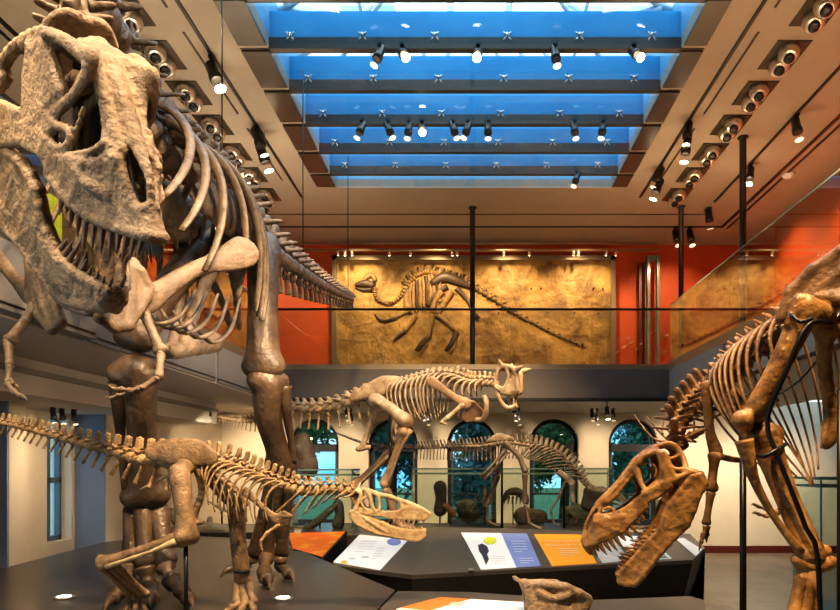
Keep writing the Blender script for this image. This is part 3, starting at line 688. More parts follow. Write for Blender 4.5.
def lay(root, sp, l0, l1, me, n=None, pitch=2.0, sz=1.0, hz=1.0, gap=.97, chev=None, name='vertebra', upref=(0, 0, 1), chz=1.0):
    out = []
    for l, ln in sp.stations(l0, l1, n, pitch):
        p, T, r = sp.at(l); X, S_, U = axes(T, upref=upref); r = max(r, sp.r.max()*.03)
        inst(name, me, root, frame4(p, X*ln*gap, S_*2*r*sz, U*2*r*hz))
        if chev is not None: inst('chevron', chev, root, frame4(p - U*r*.9 - X*ln*.45, X*2*r*.9, S_*2*r, U*2*r*chz))
        out.append((p, X, S_, U, r, ln))
    return out
def rib(root, fr, side, W, H, r, mt, sweep=.25, lead=.0, top=.55, n=9, th1=2.35, flat=.55, label=None, bow=.75):
    r = r*GS
    p, X, S_, U, r0, ln = fr; q = []; a0 = p + S_*side*r0*.55 + U*r0*.35
    for i in range(n):
        th = .12 + (th1-.12)*i/(n-1)
        q.append(p + U*r0*.5 + S_*side*W*math.sin(th)**.9 - U*H*(1-math.cos(th))/1.70 + U*.10*H*math.sin(th*1.1)*(1 if th < 2.8 else 0) - X*sweep*H*(math.sin(th*1.15)*bow + (1-bow)*(th/2.3)**1.3) + X*lead)
    q = [a0] + q
    rr = [r*1.0] + [r*(1.15-.55*(i/(n-1))) for i in range(n)]
    return part('rib', MB().tube(q, rr, 7, flat=flat, fdir=S_, sub=2).mesh('rib', mt), root)
def limb(name, root, a, b, r0, r1, rm, mt, bow=(0, 0, 0), side=(0, 1, 0), kn0=1.0, kn1=1.0, head=None, vox=None, split=.55, k=None, label=None):
    r0, r1, rm = r0*GS, r1*GS, rm*GS; vox = vox and vox*GS; bow = tuple(c_*GS for c_ in bow); head = None if head is None else np.asarray(head)*GS
    """long bone from a to b with flared, two-lobed ends; r in metres; head = vector to a ball head at the a end"""
    a, b, sd = np.asarray(a, float), np.asarray(b, float), nrm(side); ax = nrm(b-a); sd = nrm(sd - (sd @ ax)*ax); L = np.linalg.norm(b-a); m = (a+b)/2 + A(*bow)
    s = Solid(); s.path([a+ax*r0*.5, a+(m-a)*.5, m, m+(b-m)*.5, b-ax*r1*.5], [r0*.85, rm*1.12, rm, rm*1.05, r1*.85], 3)
    if head is not None:
        h = np.asarray(head, float); s.path([a+ax*r0*.4, a+h*.6, a+h], [r0*.7, r0*.62, r0*.78], 2); s.cone(a-nrm(h)*r0*.5+ax*r0*.1, a-nrm(h)*r0*.75+ax*r0*1.1, r0*.5, r0*.35)
    else:
        for i in (-1, 1): s.ball(a+sd*i*r0*.42*kn0+ax*r0*.25, r0*.62)
    for i in (-1, 1): s.ball(b+sd*i*r1*split*kn1-ax*r1*.35, r1*(.66 if i > 0 else .60))
    v = vox or max(L/52, rm/3.2)
    return part(name, solid_mesh(name, s, v, k or rm*.5, mt), root, label)
def claw(name, parent, a, d, L, r, mt, curl=(0, 0, -1)):
    a, d, c = np.asarray(a, float), nrm(d), nrm(curl)
    return part(name, MB().tube([a-d*r*.3, a+d*L*.35+(-c)*L*.10, a+d*L*.7-c*L*.02, a+d*L*.92+c*L*.22], [r, r*.85, r*.5, r*.06], 8, sub=3, flat=1.25).mesh(name, mt), parent)
def toe(root, pts, r, mt, clawL=None, name='toe', cr=.75, curl=(0, 0, -1)):
    """a chain of knuckled phalanges through pts, ending in a claw (its own sub-part)"""
    r = r*GS; clawL = clawL and clawL*GS
    p = np.asarray(pts, float); q, rr = [], []
    for i in range(len(p)-1):
        rad = r*(1-.12*i)
        for t, f in ((0, 1.0), (.14, 1.02), (.38, .66), (.62, .64), (.86, .98)): q.append(p[i]*(1-t)+p[i+1]*t); rr.append(rad*f)
    q.append(p[-1]); rr.append(rr[-1]*.8)
    o = part(name, MB().tube(q, rr, 9).mesh(name, mt), root)
    if clawL: claw('claw', o, p[-1], p[-1]-p[-2]+A(0, 0, -.0), clawL, r*cr*(1-.1*len(p)), mt, curl)
    return o
def blade(name, root, pts, wid, mt, thick, side, vox, label=None, extra=None):
    """flat bone along pts with half-widths wid; side = normal of the flat face"""
    wid = [w_*GS for w_ in wid]; thick *= GS; vox *= GS
    s = Solid(); p = np.asarray(pts, float); sub = 4 if len(p) > 2 else 1
    P2, W2 = crom(p, np.asarray(wid, float), sub) if len(p) > 2 else (p, np.asarray(wid, float))
    for i in range(len(P2)-1): s.cone(P2[i], P2[i+1], W2[i], W2[i+1], fl=(side, max(1.0, float(np.mean(W2[i:i+2]))/thick)))
    if extra: extra(s)
    return part(name, solid_mesh(name, s, vox, thick*.6, mt), root, label)
def rod(root, a, b, r=.012, name='support_rod', mt=None):
    return part(name, MB().tube([a, b], [r, r], 8).mesh(name, mt or M['iron']), root)
def bar_along(root, sp, l0, l1, off, r, rel=None):
    q = []; r_ = []
    for l in np.linspace(l0, l1, 24):
        p, T, rr = sp.at(l); X, S_, U = axes(T); q.append(p + U*off*rr); r_.append(r if rel is None else rr*rel)
    return part('support_rod', MB().tube(q, r_, 8).mesh('support_rod', M['iron']), root)

class Sym:
    """mirror-symmetric solid: near(px, py, w) is the point seen at that pixel, w in front of the middle plane"""
    def __init__(s, O, Ld, ws=1.0): s.O = np.asarray(O, float); s.L = nrm(Ld); s.s = Solid(); s.ws = ws
    def pt(s, px, py, w=0.0):
        d = A((px-CX)/FOC, 1, (CY-py)/FOC); c = A(0, 0, EYE)
        t = ((s.O + s.L*w*s.ws - c) @ s.L)/(d @ s.L); return c + d*t
    def mir(s, p): p = np.asarray(p); return p - 2*((p - s.O) @ s.L)*s.L
    def pts(s, *q): return [s.pt(*x) for x in q]
    def path(s, q, r, sub=3, both=True, neg=False, fl=None):
        p = s.pts(*q); s.s.path(p, r, sub, neg, fl)
        if both: s.s.path([s.mir(x) for x in p], r, sub, neg, None if fl is None else (nrm(s.mir(s.O+fl[0])-s.O), fl[1]))
        return s
    def poly(s, q, r, both=True, neg=False):
        p = s.pts(*q); s.s.poly(p, r, neg)
        if both: s.s.poly([s.mir(x) for x in p], r, neg)
        return s
    def strip(s, u, l, r, both=True):
        a, b = s.pts(*u), s.pts(*l); s.s.strip(a, b, r)
        if both: s.s.strip([s.mir(x) for x in a], [s.mir(x) for x in b], r)
        return s
    def span(s, q, r):                            # bridge from near side to far side through each point
        for x in q: p = s.pt(*x); s.s.cone(p, s.mir(p), r, r)
        return s
    def roof(s, q, r):                            # sheet joining near row to its mirror
        p = s.pts(*q); s.s.strip(p, [s.mir(x) for x in p], r); return s
def teeth(sk, parent, row, tips, n, r, mt, both=True, wf=.9, jit=.15, name='tooth', scale=(1, 1), skip=()):
    """teeth between two pixel polylines (roots, tips); every tooth a mesh of its own"""
    R_ = np.array(row, float); T_ = np.array(tips, float)
    f = lambda arr, t: np.array([np.interp(t, np.linspace(0, 1, len(arr)), arr[:, i]) for i in range(arr.shape[1])])
    rs = random.Random(len(row)*7+n)
    for i in range(n):
        t = (i+.5)/n; a = f(R_, t); b = f(T_, t); k = 1 + rs.uniform(-jit, jit)
        pa = sk.pt(*a); pb = sk.pt(*b); pb = pa + (pb-pa)*k*(scale[0]*(1-t)+scale[1]*t)
        for m_ in ((0, 1) if both else (0,)):
            u, v = (pa, pb) if m_ == 0 else (sk.mir(pa), sk.mir(pb))
            d = v-u; bend = np.cross(d, sk.L)*.06
            part(name, MB().tube([u-d*.12, u+d*.3+bend, u+d*.7+bend*.6, v], [r*.9, r, r*.62, r*.08], 7, flat=.75, fdir=sk.L).mesh(name, mt), parent)
# ================================================================== THE LARGEST SKELETON (left)
PZ = .83                                           # top of the big platform
rex = thing('large_predator_skeleton', 'largest brown predator skeleton with big toothed skull towering at the left', 'dinosaur skeleton', P(222, 575, 6.0)*A(1, 1, 0)+A(0, 0, PZ))
SK_O, SK_L = A(-2.2774, 3.6111, 3.9028), A(-.6718, -.7284, -.1349)      # near (right) side of the head
def rex_skull():
    k = Sym(SK_O, SK_L, .80); s = k
    row = [(50, 174, .25), (62, 190, .24), (73, 203, .22), (90, 216, .165), (110, 225, .115), (130, 231, .075), (148, 236, .04), (154, 237, .015)]
    upm = [(58, 158, .26), (72, 160, .24), (86, 163, .21), (103, 163, .15), (116, 160, .115), (127, 188, .075), (140, 213, .045), (151, 222, .015)]
    s.strip(upm, row, .022); s.path(row, [.03]*8, 2)
    s.poly([(72, 160, .235), (90, 185, .20), (110, 195, .125), (100, 165, .155)], .034)
    s.strip([(103, 163, .15), (107, 140, .125), (112, 126, .10)], [(116, 160, .115), (122, 150, .075), (119, 136, .07)], .022)
    # rim of the nostril, nose bridge
    s.path([(120, 146, .07), (124, 172, .075), (130, 200, .065), (139, 210, .045), (149, 207, .015)], [.017, .015, .022, .026, .022])
    s.path([(154, 231, 0), (151.5, 204, 0), (149, 176, 0), (137, 144, 0), (126, 112, 0), (115, 80, 0), (100, 48, 0)], [.028, .017, .018, .034, .042, .05, .05], 3, False)
    s.strip([(136, 143, 0), (126, 112, 0), (115, 80, 0), (100, 48, 0)], [(121, 146, .07), (111, 120, .085), (103, 96, .105), (88, 57, .17)], .024)
    s.path([(121, 146, .07), (111, 120, .088), (103, 96, .11), (95, 74, .135), (88, 58, .17)], [.018, .019, .020, .024, .032])
    # bar before the eye, its boss, struts of the side window
    s.path([(91, 58, .17), (86, 76, .19), (74, 95, .22), (60, 109, .245), (49, 119, .26)], [.045, .030, .026, .027, .034], fl=(SK_L, 1.4))
    s.path([(106, 142, .125), (103, 112, .112), (98, 88, .118)], [.016, .012, .018]); s.path([(84, 108, .18), (76, 133, .21), (67, 154, .24)], [.012, .012, .016])
    s.path([(105, 142, .15), (93, 151, .19), (76, 156, .225)], [.013, .015, .022])
    # cheek with its small round hole, rear cheek
    s.path([(54, 126, .255), (69, 129, .235), (72, 139, .235), (66, 148, .245), (55, 147, .255), (51, 137, .26), (54, 126, .255)], .021, 2)
    s.poly([(48, 115, .265), (56, 124, .255), (50, 137, .262), (22, 128, .31), (24, 112, .30)], .024)
    s.poly([(50, 137, .262), (56, 150, .258), (52, 172, .252), (43, 154, .28), (20, 141, .315), (22, 126, .31)], .026)
    s.poly([(22, 114, .31), (22, 141, .315), (-4, 146, .34), (-22, 128, .35), (-18, 96, .34), (0, 112, .325)], .026)
    s.path([(-18, 100, .34), (-12, 78, .325), (-2, 62, .30)], [.035, .03, .035])
    # plate behind the eye and the arch over it
    s.poly([(33, 46, .275), (50, 43, .255), (54, 66, .25), (63, 92, .235), (45, 112, .27), (28, 108, .29), (28, 76, .285)], .028)
    s.path([(88, 57, .165), (77, 49, .19), (59, 37, .225), (39, 33, .26), (20, 44, .28), (6, 60, .295), (-8, 92, .315)], [.042, .034, .028, .027, .029, .030, .030])
    s.path([(3, 66, .29), (6, 78, .29), (-2, 92, .30)], [.02, .03, .018])
    # forehead, narrow crown ridge, upright back crest (head frame: forward, left, up)
    s.poly([(100, 48, 0), (88, 56, .15), (77, 49, .18), (82, 44, .10), (93, 42, 0)], .024)
    Fw, Up, Lf = A(.6181, -.4508, -.6440), A(.4083, -.516, .753), -SK_L
    Lc = lambda x_, y_, z_: SK_O + Fw*x_ + Lf*y_ + Up*z_
    k.s.path([Lc(.50, 0, .49), Lc(.38, 0, .44), Lc(.24, 0, .42), Lc(.10, 0, .50)], [.05, .038, .03, .032], 3)
    for sg in (-1, 1):
        k.s.path([Lc(.14, 0, .575), Lc(.13, sg*.07, .585), Lc(.11, sg*.13, .54), Lc(.08, sg*.18, .43)], [.024, .024, .022, .024], 3)
        k.s.poly([Lc(.14, 0, .57), Lc(.13, sg*.07, .575), Lc(.11, sg*.13, .53), Lc(.09, sg*.17, .43), Lc(.10, sg*.09, .32), Lc(.12, 0, .29)], .013)
        k.s.path([Lc(.36, sg*.19, .49), Lc(.22, sg*.205, .47), Lc(.10, sg*.21, .42), Lc(.02, sg*.22, .36)], [.026, .024, .026, .034], 3)
        k.s.path([Lc(.42, 0, .46), Lc(.38, sg*.12, .47), Lc(.34, sg*.22, .50)], [.036, .03, .03], 2)
    k.s.cone(Lc(.12, 0, .26), Lc(.40, 0, .36), .085, .06); k.s.ball(Lc(.02, 0, .25), .05)
    s.span([(116, 185, .10), (86, 200, .17)], .03)
    return k, solid_mesh('skull', k.s, .0105, .014, M['rexskull']), row
k, me, row = rex_skull(); sk = part('skull', me, rex, 'tan brown skull, lighter than the body')
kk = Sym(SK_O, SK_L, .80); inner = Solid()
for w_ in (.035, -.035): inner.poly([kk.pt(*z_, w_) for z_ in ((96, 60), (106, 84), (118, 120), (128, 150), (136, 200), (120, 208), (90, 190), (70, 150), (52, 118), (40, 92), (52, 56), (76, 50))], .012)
part('shade_plate', solid_mesh('shade_plate', inner, .016, .01, M['skullshade']), sk, 'added dark plate shading the openings')  # added midline plate, keeps the skull openings dark
teeth(k, sk, row[1:7], [(58, 208, .20), (70, 226, .20), (86, 250, .17), (107, 258, .13), (124, 256, .10), (142, 254, .06)], 12, .021, M['rextooth'], True, jit=.3)
# lower jaw
def rex_jaw():
    k = Sym(SK_O, SK_L, .80); s = k
    up = [(-30, 142, .34), (0, 148, .31), (22, 162, .30), (38, 190, .27), (44, 218, .25), (54, 244, .215), (62, 258, .19), (76, 272, .15), (95, 284, .09), (110, 291, .03)]
    lo = [(-34, 178, .34), (-14, 208, .30), (4, 226, .285), (20, 242, .27), (34, 262, .24), (46, 278, .21), (56, 291, .18), (68, 300, .14), (90, 306, .08), (106, 306, .03)]
    s.strip(up, lo, .024); s.path(up, [.032]*10, 2); s.path(lo, [.028]*6+[.036]*4, 2)
    s.poly([(46, 240, .235), (62, 262, .195), (70, 290, .15), (52, 276, .20)], .036)
    s.path([(20, 175, .30), (24, 205, .29), (40, 232, .25)], [.02, .014, .018]); s.path([(-10, 186, .315), (10, 214, .295)], [.03, .02])
    s.span([(104, 298, .05)], .045)
    return k, solid_mesh('lower_jaw', k.s, .0125, .02, M['rexskull'])
k, me = rex_jaw(); jw = part('lower_jaw', me, rex)
teeth(k, jw, [(54, 250, .21), (62, 262, .185), (76, 276, .14), (94, 287, .09), (108, 293, .03)], [(66, 236, .19), (76, 244, .17), (90, 254, .12), (104, 264, .07), (118, 276, .02)], 9, .020, M['rextooth'], True, jit=.35)
for a_, b_ in (((70, 272, .15), (71, 246, .15)), ((82, 282, .12), (87, 252, .12))):
    part('tooth', MB().tube([k.pt(*a_), k.pt((a_[0]+b_[0])/2-1, (a_[1]+b_[1])/2, a_[2]), k.pt(*b_)], [.028, .024, .004], 8, sub=3).mesh('tooth', M['rextooth']), jw)

# backbone, head to tail
R_SP = Spine([(74, 60, 3.5, 20), (80, 30, 3.68, 21), (92, 12, 3.95, 21), (112, 36, 4.3, 20), (132, 92, 4.55, 19), (155, 142, 4.85, 18), (185, 168, 5.2, 16), (215, 192, 5.6, 15), (245, 222, 6.1, 13), (262, 246, 6.5, 12), (290, 266, 7.4, 8.6), (320, 284, 8.6, 5.6), (352, 300, 10.4, 2.4)])
v_neck = proto_vertebra('vertebra_neck', M['rex'], .55, .5, -.1, 1.4, .34); v_back = proto_vertebra('vertebra_back', M['rex'], 1.0, .8, -.1, 1.2, .34); v_tail = proto_vertebra('vertebra_tail', M['rexblade'], .75, .8, -.3, 1.7, .2)
ch_rex = proto_chevron('chevron_big', M['rex'], .9)
lay(rex, R_SP, R_SP.knot(0), R_SP.knot(4), v_neck, 9)
back = lay(rex, R_SP, R_SP.knot(4), R_SP.knot(8), v_back, 13)
lay(rex, R_SP, R_SP.knot(8), R_SP.knot(12), v_tail, 23, gap=.8, chev=ch_rex, chz=.95)
bar_along(rex, R_SP, R_SP.knot(4), R_SP.knot(12), .1, .018, .5)
for i, fr in enumerate(back[:12]):
    t = i/11; W = (.44+.20*math.sin(math.pi*min(1, t*1.15)))*(1-.48*max(0, t-.3)/.7); H = (.82 + .55*math.sin(math.pi*(.15+.75*t)))*(1-.35*max(0, t-.7)/.3)
    for sd in (-1, 1): rib(rex, fr, sd, W, H*1.22, .042, M['rex'], sweep=.22, th1=1.98, flat=.5, bow=.45)
for i in range(5):                                   # belly ribs
    q = [(128+i*15, 296+i*5, 4.5+i*.16), (150+i*15, 322+i*5, 4.45+i*.16), (178+i*13, 318+i*3, 4.6+i*.17), (196+i*11, 290+i*2, 4.9+i*.17)]
    part('belly_rib', MB().tube([P(*x) for x in q], [.012, .018, .018, .010], 7, sub=4).mesh('belly_rib', M['rex']), rex)
# shoulder blades and arms
def coracoid(pts, r):
    def f(s):
        p = [P(*x) for x in pts]; s.poly(p, r); s.path(p+[p[0]], r*1.15, 1)
    return f
NS = nrm(A(.55, -.8, .15))
blade('scapula', rex, [P(243, 252, 4.85), P(230, 258, 4.8), P(210, 264, 4.7), P(186, 274, 4.55), P(162, 290, 4.4), P(146, 300, 4.35)], [.125, .10, .062, .056, .07, .10], M['rexblade'], .026, NS, .014, 'long tan shoulder blade with a broad end',
      coracoid([(133, 263, 4.3), (141, 272, 4.3), (150, 290, 4.35), (140, 308, 4.25), (128, 326, 4.1), (114, 328, 4.0), (100, 318, 3.9), (118, 308, 4.1), (126, 290, 4.25)], .028))
blade('scapula', rex, [P(-12, 240, 4.9), P(2, 262, 4.75), P(16, 280, 4.55), P(28, 292, 4.4)], [.06, .055, .05, .08], M['rexblade'], .026, A(-.5, -.85, .1), .014, None,
      coracoid([(30, 262, 4.35), (42, 264, 4.3), (50, 290, 4.2), (62, 322, 4.1), (52, 330, 4.1), (40, 316, 4.2), (30, 300, 4.35)], .026))
limb('humerus', rex, P(141, 306, 4.35), P(161, 352, 4.3), 0.05148, 0.0429, 0.02808, M['rexblade'], side=(1, .3, 0)); limb('forearm', rex, P(161, 353, 4.3), P(159, 378, 4.2), 0.03276, 0.0312, 0.02028, M['rexblade']); limb('hand', rex, P(158, 378, 4.2), P(140, 389, 4.15), 0.02808, 0.02652, 0.0156, M['rexblade'])
toe(rex, [P(140, 389, 4.15), P(130, 391, 4.13), P(120, 389, 4.1)], .026, M['rexblade'], .07, 'finger', .7, (0, 0, 1)); toe(rex, [P(140, 390, 4.18), P(128, 394, 4.16), P(116, 396, 4.14)], .022, M['rexblade'], .07, 'finger', .7, (0, 0, 1))
limb('humerus', rex, P(37, 306, 4.25), P(9, 342, 4.2), 0.0468, 0.039, 0.02652, M['rexblade'], side=(1, .3, 0)); limb('forearm', rex, P(8, 342, 4.2), P(10, 366, 4.1), 0.03276, 0.02964, 0.02028, M['rexblade']); limb('hand', rex, P(10, 366, 4.1), P(8, 384, 4.05), 0.02808, 0.02496, 0.0156, M['rexblade'])
toe(rex, [P(8, 384, 4.05), P(14, 392, 4.02), P(22, 397, 4.0)], .025, M['rexblade'], .06, 'finger', .7); toe(rex, [P(10, 380, 4.06), P(15, 385, 4.05)], .02, M['rexblade'], .05, 'finger', .7)
part('furcula', MB().tube([P(52, 300, 4.2), P(80, 312, 4.0), P(112, 318, 4.05)], [.014, .018, .014], 7, sub=4).mesh('furcula', M['rex']), rex)
# pelvis
blade('ilium', rex, [P(206, 196, 5.35), P(226, 206, 5.7), P(246, 226, 6.1), P(256, 240, 6.4)], [.16, .24, .23, .12], M['rexblade'], .035, A(.85, -.5, 0), .018)
blade('ilium', rex, [P(206, 196, 5.35)-A(.42, 0, .05), P(226, 206, 5.7)-A(.46, 0, .05), P(246, 226, 6.1)-A(.46, 0, .05), P(256, 240, 6.4)-A(.4, 0, 0)], [.16, .24, .23, .12], M['rexblade'], .035, A(.85, .5, 0), .018)
for x0 in (0, -.22):
    s = Solid(); s.path([P(222, 246, 5.95)+A(x0*1.6, 0, 0), P(205, 285, 5.75)+A(x0, 0, 0), P(190, 325, 5.5)+A(x0*.5, 0, 0), P(184, 346, 5.4)+A(x0*.4, 0, 0)], [.085, .05, .046, .05], 4)
    s.path([P(172, 352, 5.2)+A(x0*.4, 0, 0), P(188, 349, 5.4)+A(x0*.4, 0, 0), P(213, 342, 5.75)+A(x0*.4, 0, 0)], [.055, .06, .095], 3)
    part('pubis', solid_mesh('pubis', s, .016, .03, M['rexblade']), rex)
    s = Solid(); s.path([P(232, 262, 6.2)+A(x0*1.4, 0, 0), P(236, 294, 6.5)+A(x0*.8, 0, 0), P(239, 328, 6.85)+A(x0*.4, 0, 0)], [.06, .035, .028], 4)
    part('ischium', solid_mesh('ischium', s, .014, .02, M['rexblade']), rex)
# legs: left (picture right), then right
DK = M['rexdark']
limb('femur', rex, P(263, 240, 6.15), P(263, 372, 5.75), .155, .165, .118, DK, bow=(.02, -.06, 0), side=(1, 0, 0), head=A(-.18, .02, .05), vox=.022)
s = Solid(); s.path([P(268, 382, 5.8), P(268, 415, 5.9), P(276, 445, 6.05), P(283, 466, 6.2)], [.135, .105, .09, .12], 4); s.ball(P(258, 380, 5.75), .10); s.ball(P(279, 382, 5.85), .095); s.ball(P(289, 464, 6.2), .09); s.ball(P(274, 464, 6.15), .09)
part('tibia', solid_mesh('tibia', s, .02, .05, DK), rex)
part('fibula', MB().tube([P(284, 386, 5.85), P(286, 408, 5.9), P(291, 440, 6.05), P(293, 462, 6.15)], [.075, .045, .032, .04], 9, sub=4).mesh('fibula', DK), rex)
mt_top, ft = P(283, 470, 6.22), P(268, 556, 6.62)
for j, (dx, dy) in enumerate(((-.13, -.02), (0, -.04), (.13, 0))): limb('metatarsal', rex, mt_top+A(dx*.6, dy, 0), ft+A(dx*1.1, dy, .03), .07, .072, .05, DK, side=(1, 0, 0))
toe(rex, [ft+A(.14, -.03, 0), G(281, 566, .93), G(290, 575, .91)], .075, DK, .20); toe(rex, [ft+A(0, -.06, 0), G(264, 574, .92), G(267, 580, .90)], .08, DK, .20); toe(rex, [ft+A(-.14, -.03, 0), G(244, 566, .92), G(235, 569, .9)], .07, DK, .18)
limb('femur', rex, P(210, 240, 6.1), P(132, 342, 5.25), .155, .16, .112, DK, bow=(0, -.06, 0), side=(1, 0, 0), head=A(.16, .05, .05), vox=.022)
s = Solid(); s.path([P(135, 372, 5.3), P(140, 402, 5.4), P(143, 450, 5.55), P(146, 494, 5.7)], [.155, .115, .10, .135], 4); s.ball(P(120, 374, 5.25), .10); s.ball(P(149, 374, 5.35), .10); s.ball(P(132, 497, 5.66), .10); s.ball(P(158, 494, 5.7), .11)
part('tibia', solid_mesh('tibia', s, .02, .05, DK), rex)
part('fibula', MB().tube([P(117, 382, 5.25), P(119, 410, 5.35), P(121, 440, 5.5), P(127, 492, 5.64)], [.075, .055, .036, .045], 9, sub=4).mesh('fibula', DK), rex)
m0, f0 = P(146, 508, 5.74), P(148, 566, 5.6)
for j, (dx, dy) in enumerate(((-.15, 0), (0, -.04), (.15, 0))): limb('metatarsal', rex, m0+A(dx*.75, dy, 0), f0+A(dx*1.05, dy, .02), .085, .085, .062, DK, side=(1, 0, 0))
toe(rex, [f0+A(-.16, -.02, 0), P(129, 585, 5.5), G(118, 592, .96), G(112, 600, .92)], .085, DK, .19); toe(rex, [f0+A(0, -.05, 0), G(149, 588, .93), G(150, 598, .92)], .09, DK, .2); toe(rex, [f0+A(.16, -.02, 0), P(172, 582, 5.5), G(183, 592, .94), G(189, 600, .92)], .085, DK, .19)
# hanging cables and an iron post
for px, Y, py in ((222, 5.9, 150), (303, 7.95, 273), (348, 10.2, 298)):
    b0 = P(px, py, Y); part('cable', MB().tube([b0, A(b0[0], b0[1], ZC-.02)], [.007, .007], 6).mesh('cable', M['iron']), rex)
rod(rex, P(246, 236, 6.2), P(246, 262, 6.2), .05); rod(rex, P(161, 508, 5.9), P(161, 575, 5.9), .03)
# ================================================================== THE YOUNG SKELETON in front of it
young = thing('young_predator_skeleton', 'slender golden-brown young predator skeleton facing right, long tail crossing the left half', 'dinosaur skeleton', P(200, 600, 4.95)*A(1, 1, 0)+A(0, 0, PZ))
YM, YD, YS = M['juv'], M['juvdark'], M['juvskull']
def y_(px, py, Y=None):                                # body line: slightly nearer toward the tail tip
    return (px, py, Y)
yY = lambda px: 4.72 + .30*(px/430)
Y_SP = Spine([(357, 497, 5.0, 3.6), (347, 491, yY(347), 4.2), (330, 489, yY(330), 4.8), (312, 491, yY(312), 5.2), (294, 489, yY(294), 5.6), (272, 482, yY(272), 6.0), (248, 473, yY(248), 6.4), (224, 464, yY(224), 6.8), (196, 462, yY(196), 7.2), (165, 463, yY(165), 7.2), (135, 458, yY(135), 6.4), (100, 449, yY(100), 5.2), (60, 438, yY(60), 4.2), (20, 427, yY(20), 3.3), (-40, 414, yY(-40), 2.2)])
vy_n = proto_vertebra('young_neck', YM, .55, .7, -.25, 1.5, .22); vy_b = proto_vertebra('young_back', YM, .85, .55, -.12, 1.6, .32, True); vy_t = proto_vertebra('young_tail', YM, 1.05, .5, -.12, 1.7, .34, True)
ch_y = proto_chevron('young_chevron', YM, .8)
lay(young, Y_SP, Y_SP.knot(0), Y_SP.knot(4), vy_n, 9, hz=1.1)
yb = lay(young, Y_SP, Y_SP.knot(4), Y_SP.knot(8), vy_b, 13, gap=.82)
lay(young, Y_SP, Y_SP.knot(8), Y_SP.knot(14), vy_t, 30, gap=.80, sz=.9, hz=.95, chev=ch_y, chz=1.2)
bar_along(young, Y_SP, Y_SP.knot(1), Y_SP.knot(14), .05, .007, .45)
for i, fr in enumerate(yb[:12]):
    t = i/11; H = .22+.20*math.sin(math.pi*(.2+.7*t)); W = .10+.06*math.sin(math.pi*min(1, t+.15))
    for sd in (-1, 1): rib(young, fr, sd, W, H*(1-.45*max(0, t-.6)/.4), .0105, YM, sweep=.40, th1=2.25, flat=.6, bow=.9)
nk = lay(young, Y_SP, 0, .001, vy_n, 0) if False else None
for i in range(7):                                     # thin neck ribs
    l = Y_SP.knot(.6+i*.5); p, T, r = Y_SP.at(l); X, S_, U = axes(T)
    for sd in (-1, 1): part('neck_rib', MB().tube([p+S_*sd*r*1.2, p+S_*sd*r*1.7-U*r*1.2-X*r, p+S_*sd*r*1.6-U*r*(2.4+.5*i)-X*r*(2.2+.4*i)], [.009, .007, .004], 6, sub=3).mesh('neck_rib', YM), young)
# skull: right side toward the camera
def young_skull(O_Y=5.02):
    k = Sym(A(-.8, O_Y, 1.7), A(.10, -1, .02)); r = .0105
    k.strip([(355, 508, .075), (365, 509, .075), (376, 511, .07), (388, 512, .06), (397, 511.5, .05), (402, 508, .045), (412, 506, .035), (422, 510, .025), (428, 513, .01)],
            [(356, 513, .075), (366, 514, .075), (376, 515.5, .07), (391, 518, .06), (398, 518.5, .052), (404, 519, .045), (413, 519.5, .037), (423, 519.5, .026), (429, 517, .01)], .008)
    k.path([(378, 495, .05), (387, 496, .042), (397, 499.5, .036), (410, 504, .03), (421, 509, .02), (429, 514, .005)], [0.017, 0.0153, 0.017, 0.0187, 0.017, 0.0153])
    k.path([(399, 501, .04), (402, 508, .045), (398, 514, .05)], [0.0136, 0.0136, 0.0119]); k.strip([(399, 501, .036), (411, 505, .032), (421, 509, .022)], [(402, 509, .045), (412, 508, .036), (422, 511, .024)], .010)
    k.path([(378, 496, .06), (379.5, 504, .066), (379, 511, .07)], [0.01445, 0.0085, 0.0119])                 # bar before the eye
    k.path([(367, 491, .07), (370, 498, .072), (372, 506, .072), (376, 512, .07)], [0.0187, 0.017, 0.0136, 0.0119])   # bar behind the eye
    k.path([(356, 491, .06), (361, 494, .075), (358, 503, .08), (355, 510, .082)], [0.0153, 0.0136, 0.0119, 0.0153])
    k.path([(364, 508, .078), (361, 501, .078), (366, 497, .074)], [0.0085, 0.00765, 0.0102])
    k.path([(357, 490, .05), (366, 490, .06), (378, 495, .052)], [0.0136, 0.0153, 0.017]); k.path([(358, 489, .02), (360, 484, .0)], [0.0119, 0.00595])
    k.roof([(357, 490, .05), (366, 489, .05), (378, 494, .045), (390, 498, .035), (405, 503, .028), (420, 509, .018)], .010)
    k.span([(372, 509, .06), (357, 500, .04)], .014)
    return k, solid_mesh('skull', k.s, .0052, .010, YS)
k, me = young_skull(); sk = part('skull', me, young, 'pale cream skull with open windows')
teeth(k, sk, [(388, 517, .06), (400, 518, .05), (414, 519, .036), (427, 518.5, .014)], [(387, 521.5, .06), (399, 524, .05), (412.5, 525, .036), (426, 522.5, .014)], 8, .0115, YS, True, jit=.25)
k = Sym(A(-.8, 5.02, 1.7), A(.10, -1, .02))
k.strip([(351, 513, .08), (358, 515, .08), (371, 518.5, .07), (382, 523, .06), (391, 527.5, .05), (405, 530, .04), (416, 531, .03), (425, 529.5, .012)],
        [(351, 518, .08), (358, 525, .08), (371, 531, .07), (382, 534, .06), (391, 536, .05), (405, 538.5, .04), (416, 540.5, .03), (424, 537, .012)], .010)
k.path([(350, 513, .08), (354, 511, .08), (360, 515, .08)], [.012, .012, .012]); k.path([(356, 523, .08), (371, 531.5, .07), (391, 536.5, .05), (416, 540, .03), (425, 535, .01)], [.011]*5); k.path([(364, 518, .08), (376, 526, .07), (386, 532, .06)], [.012, .016, .010])
k.span([(421, 536, .015)], .016)
jw = part('lower_jaw', solid_mesh('lower_jaw', k.s, .0055, .008, YS), young)
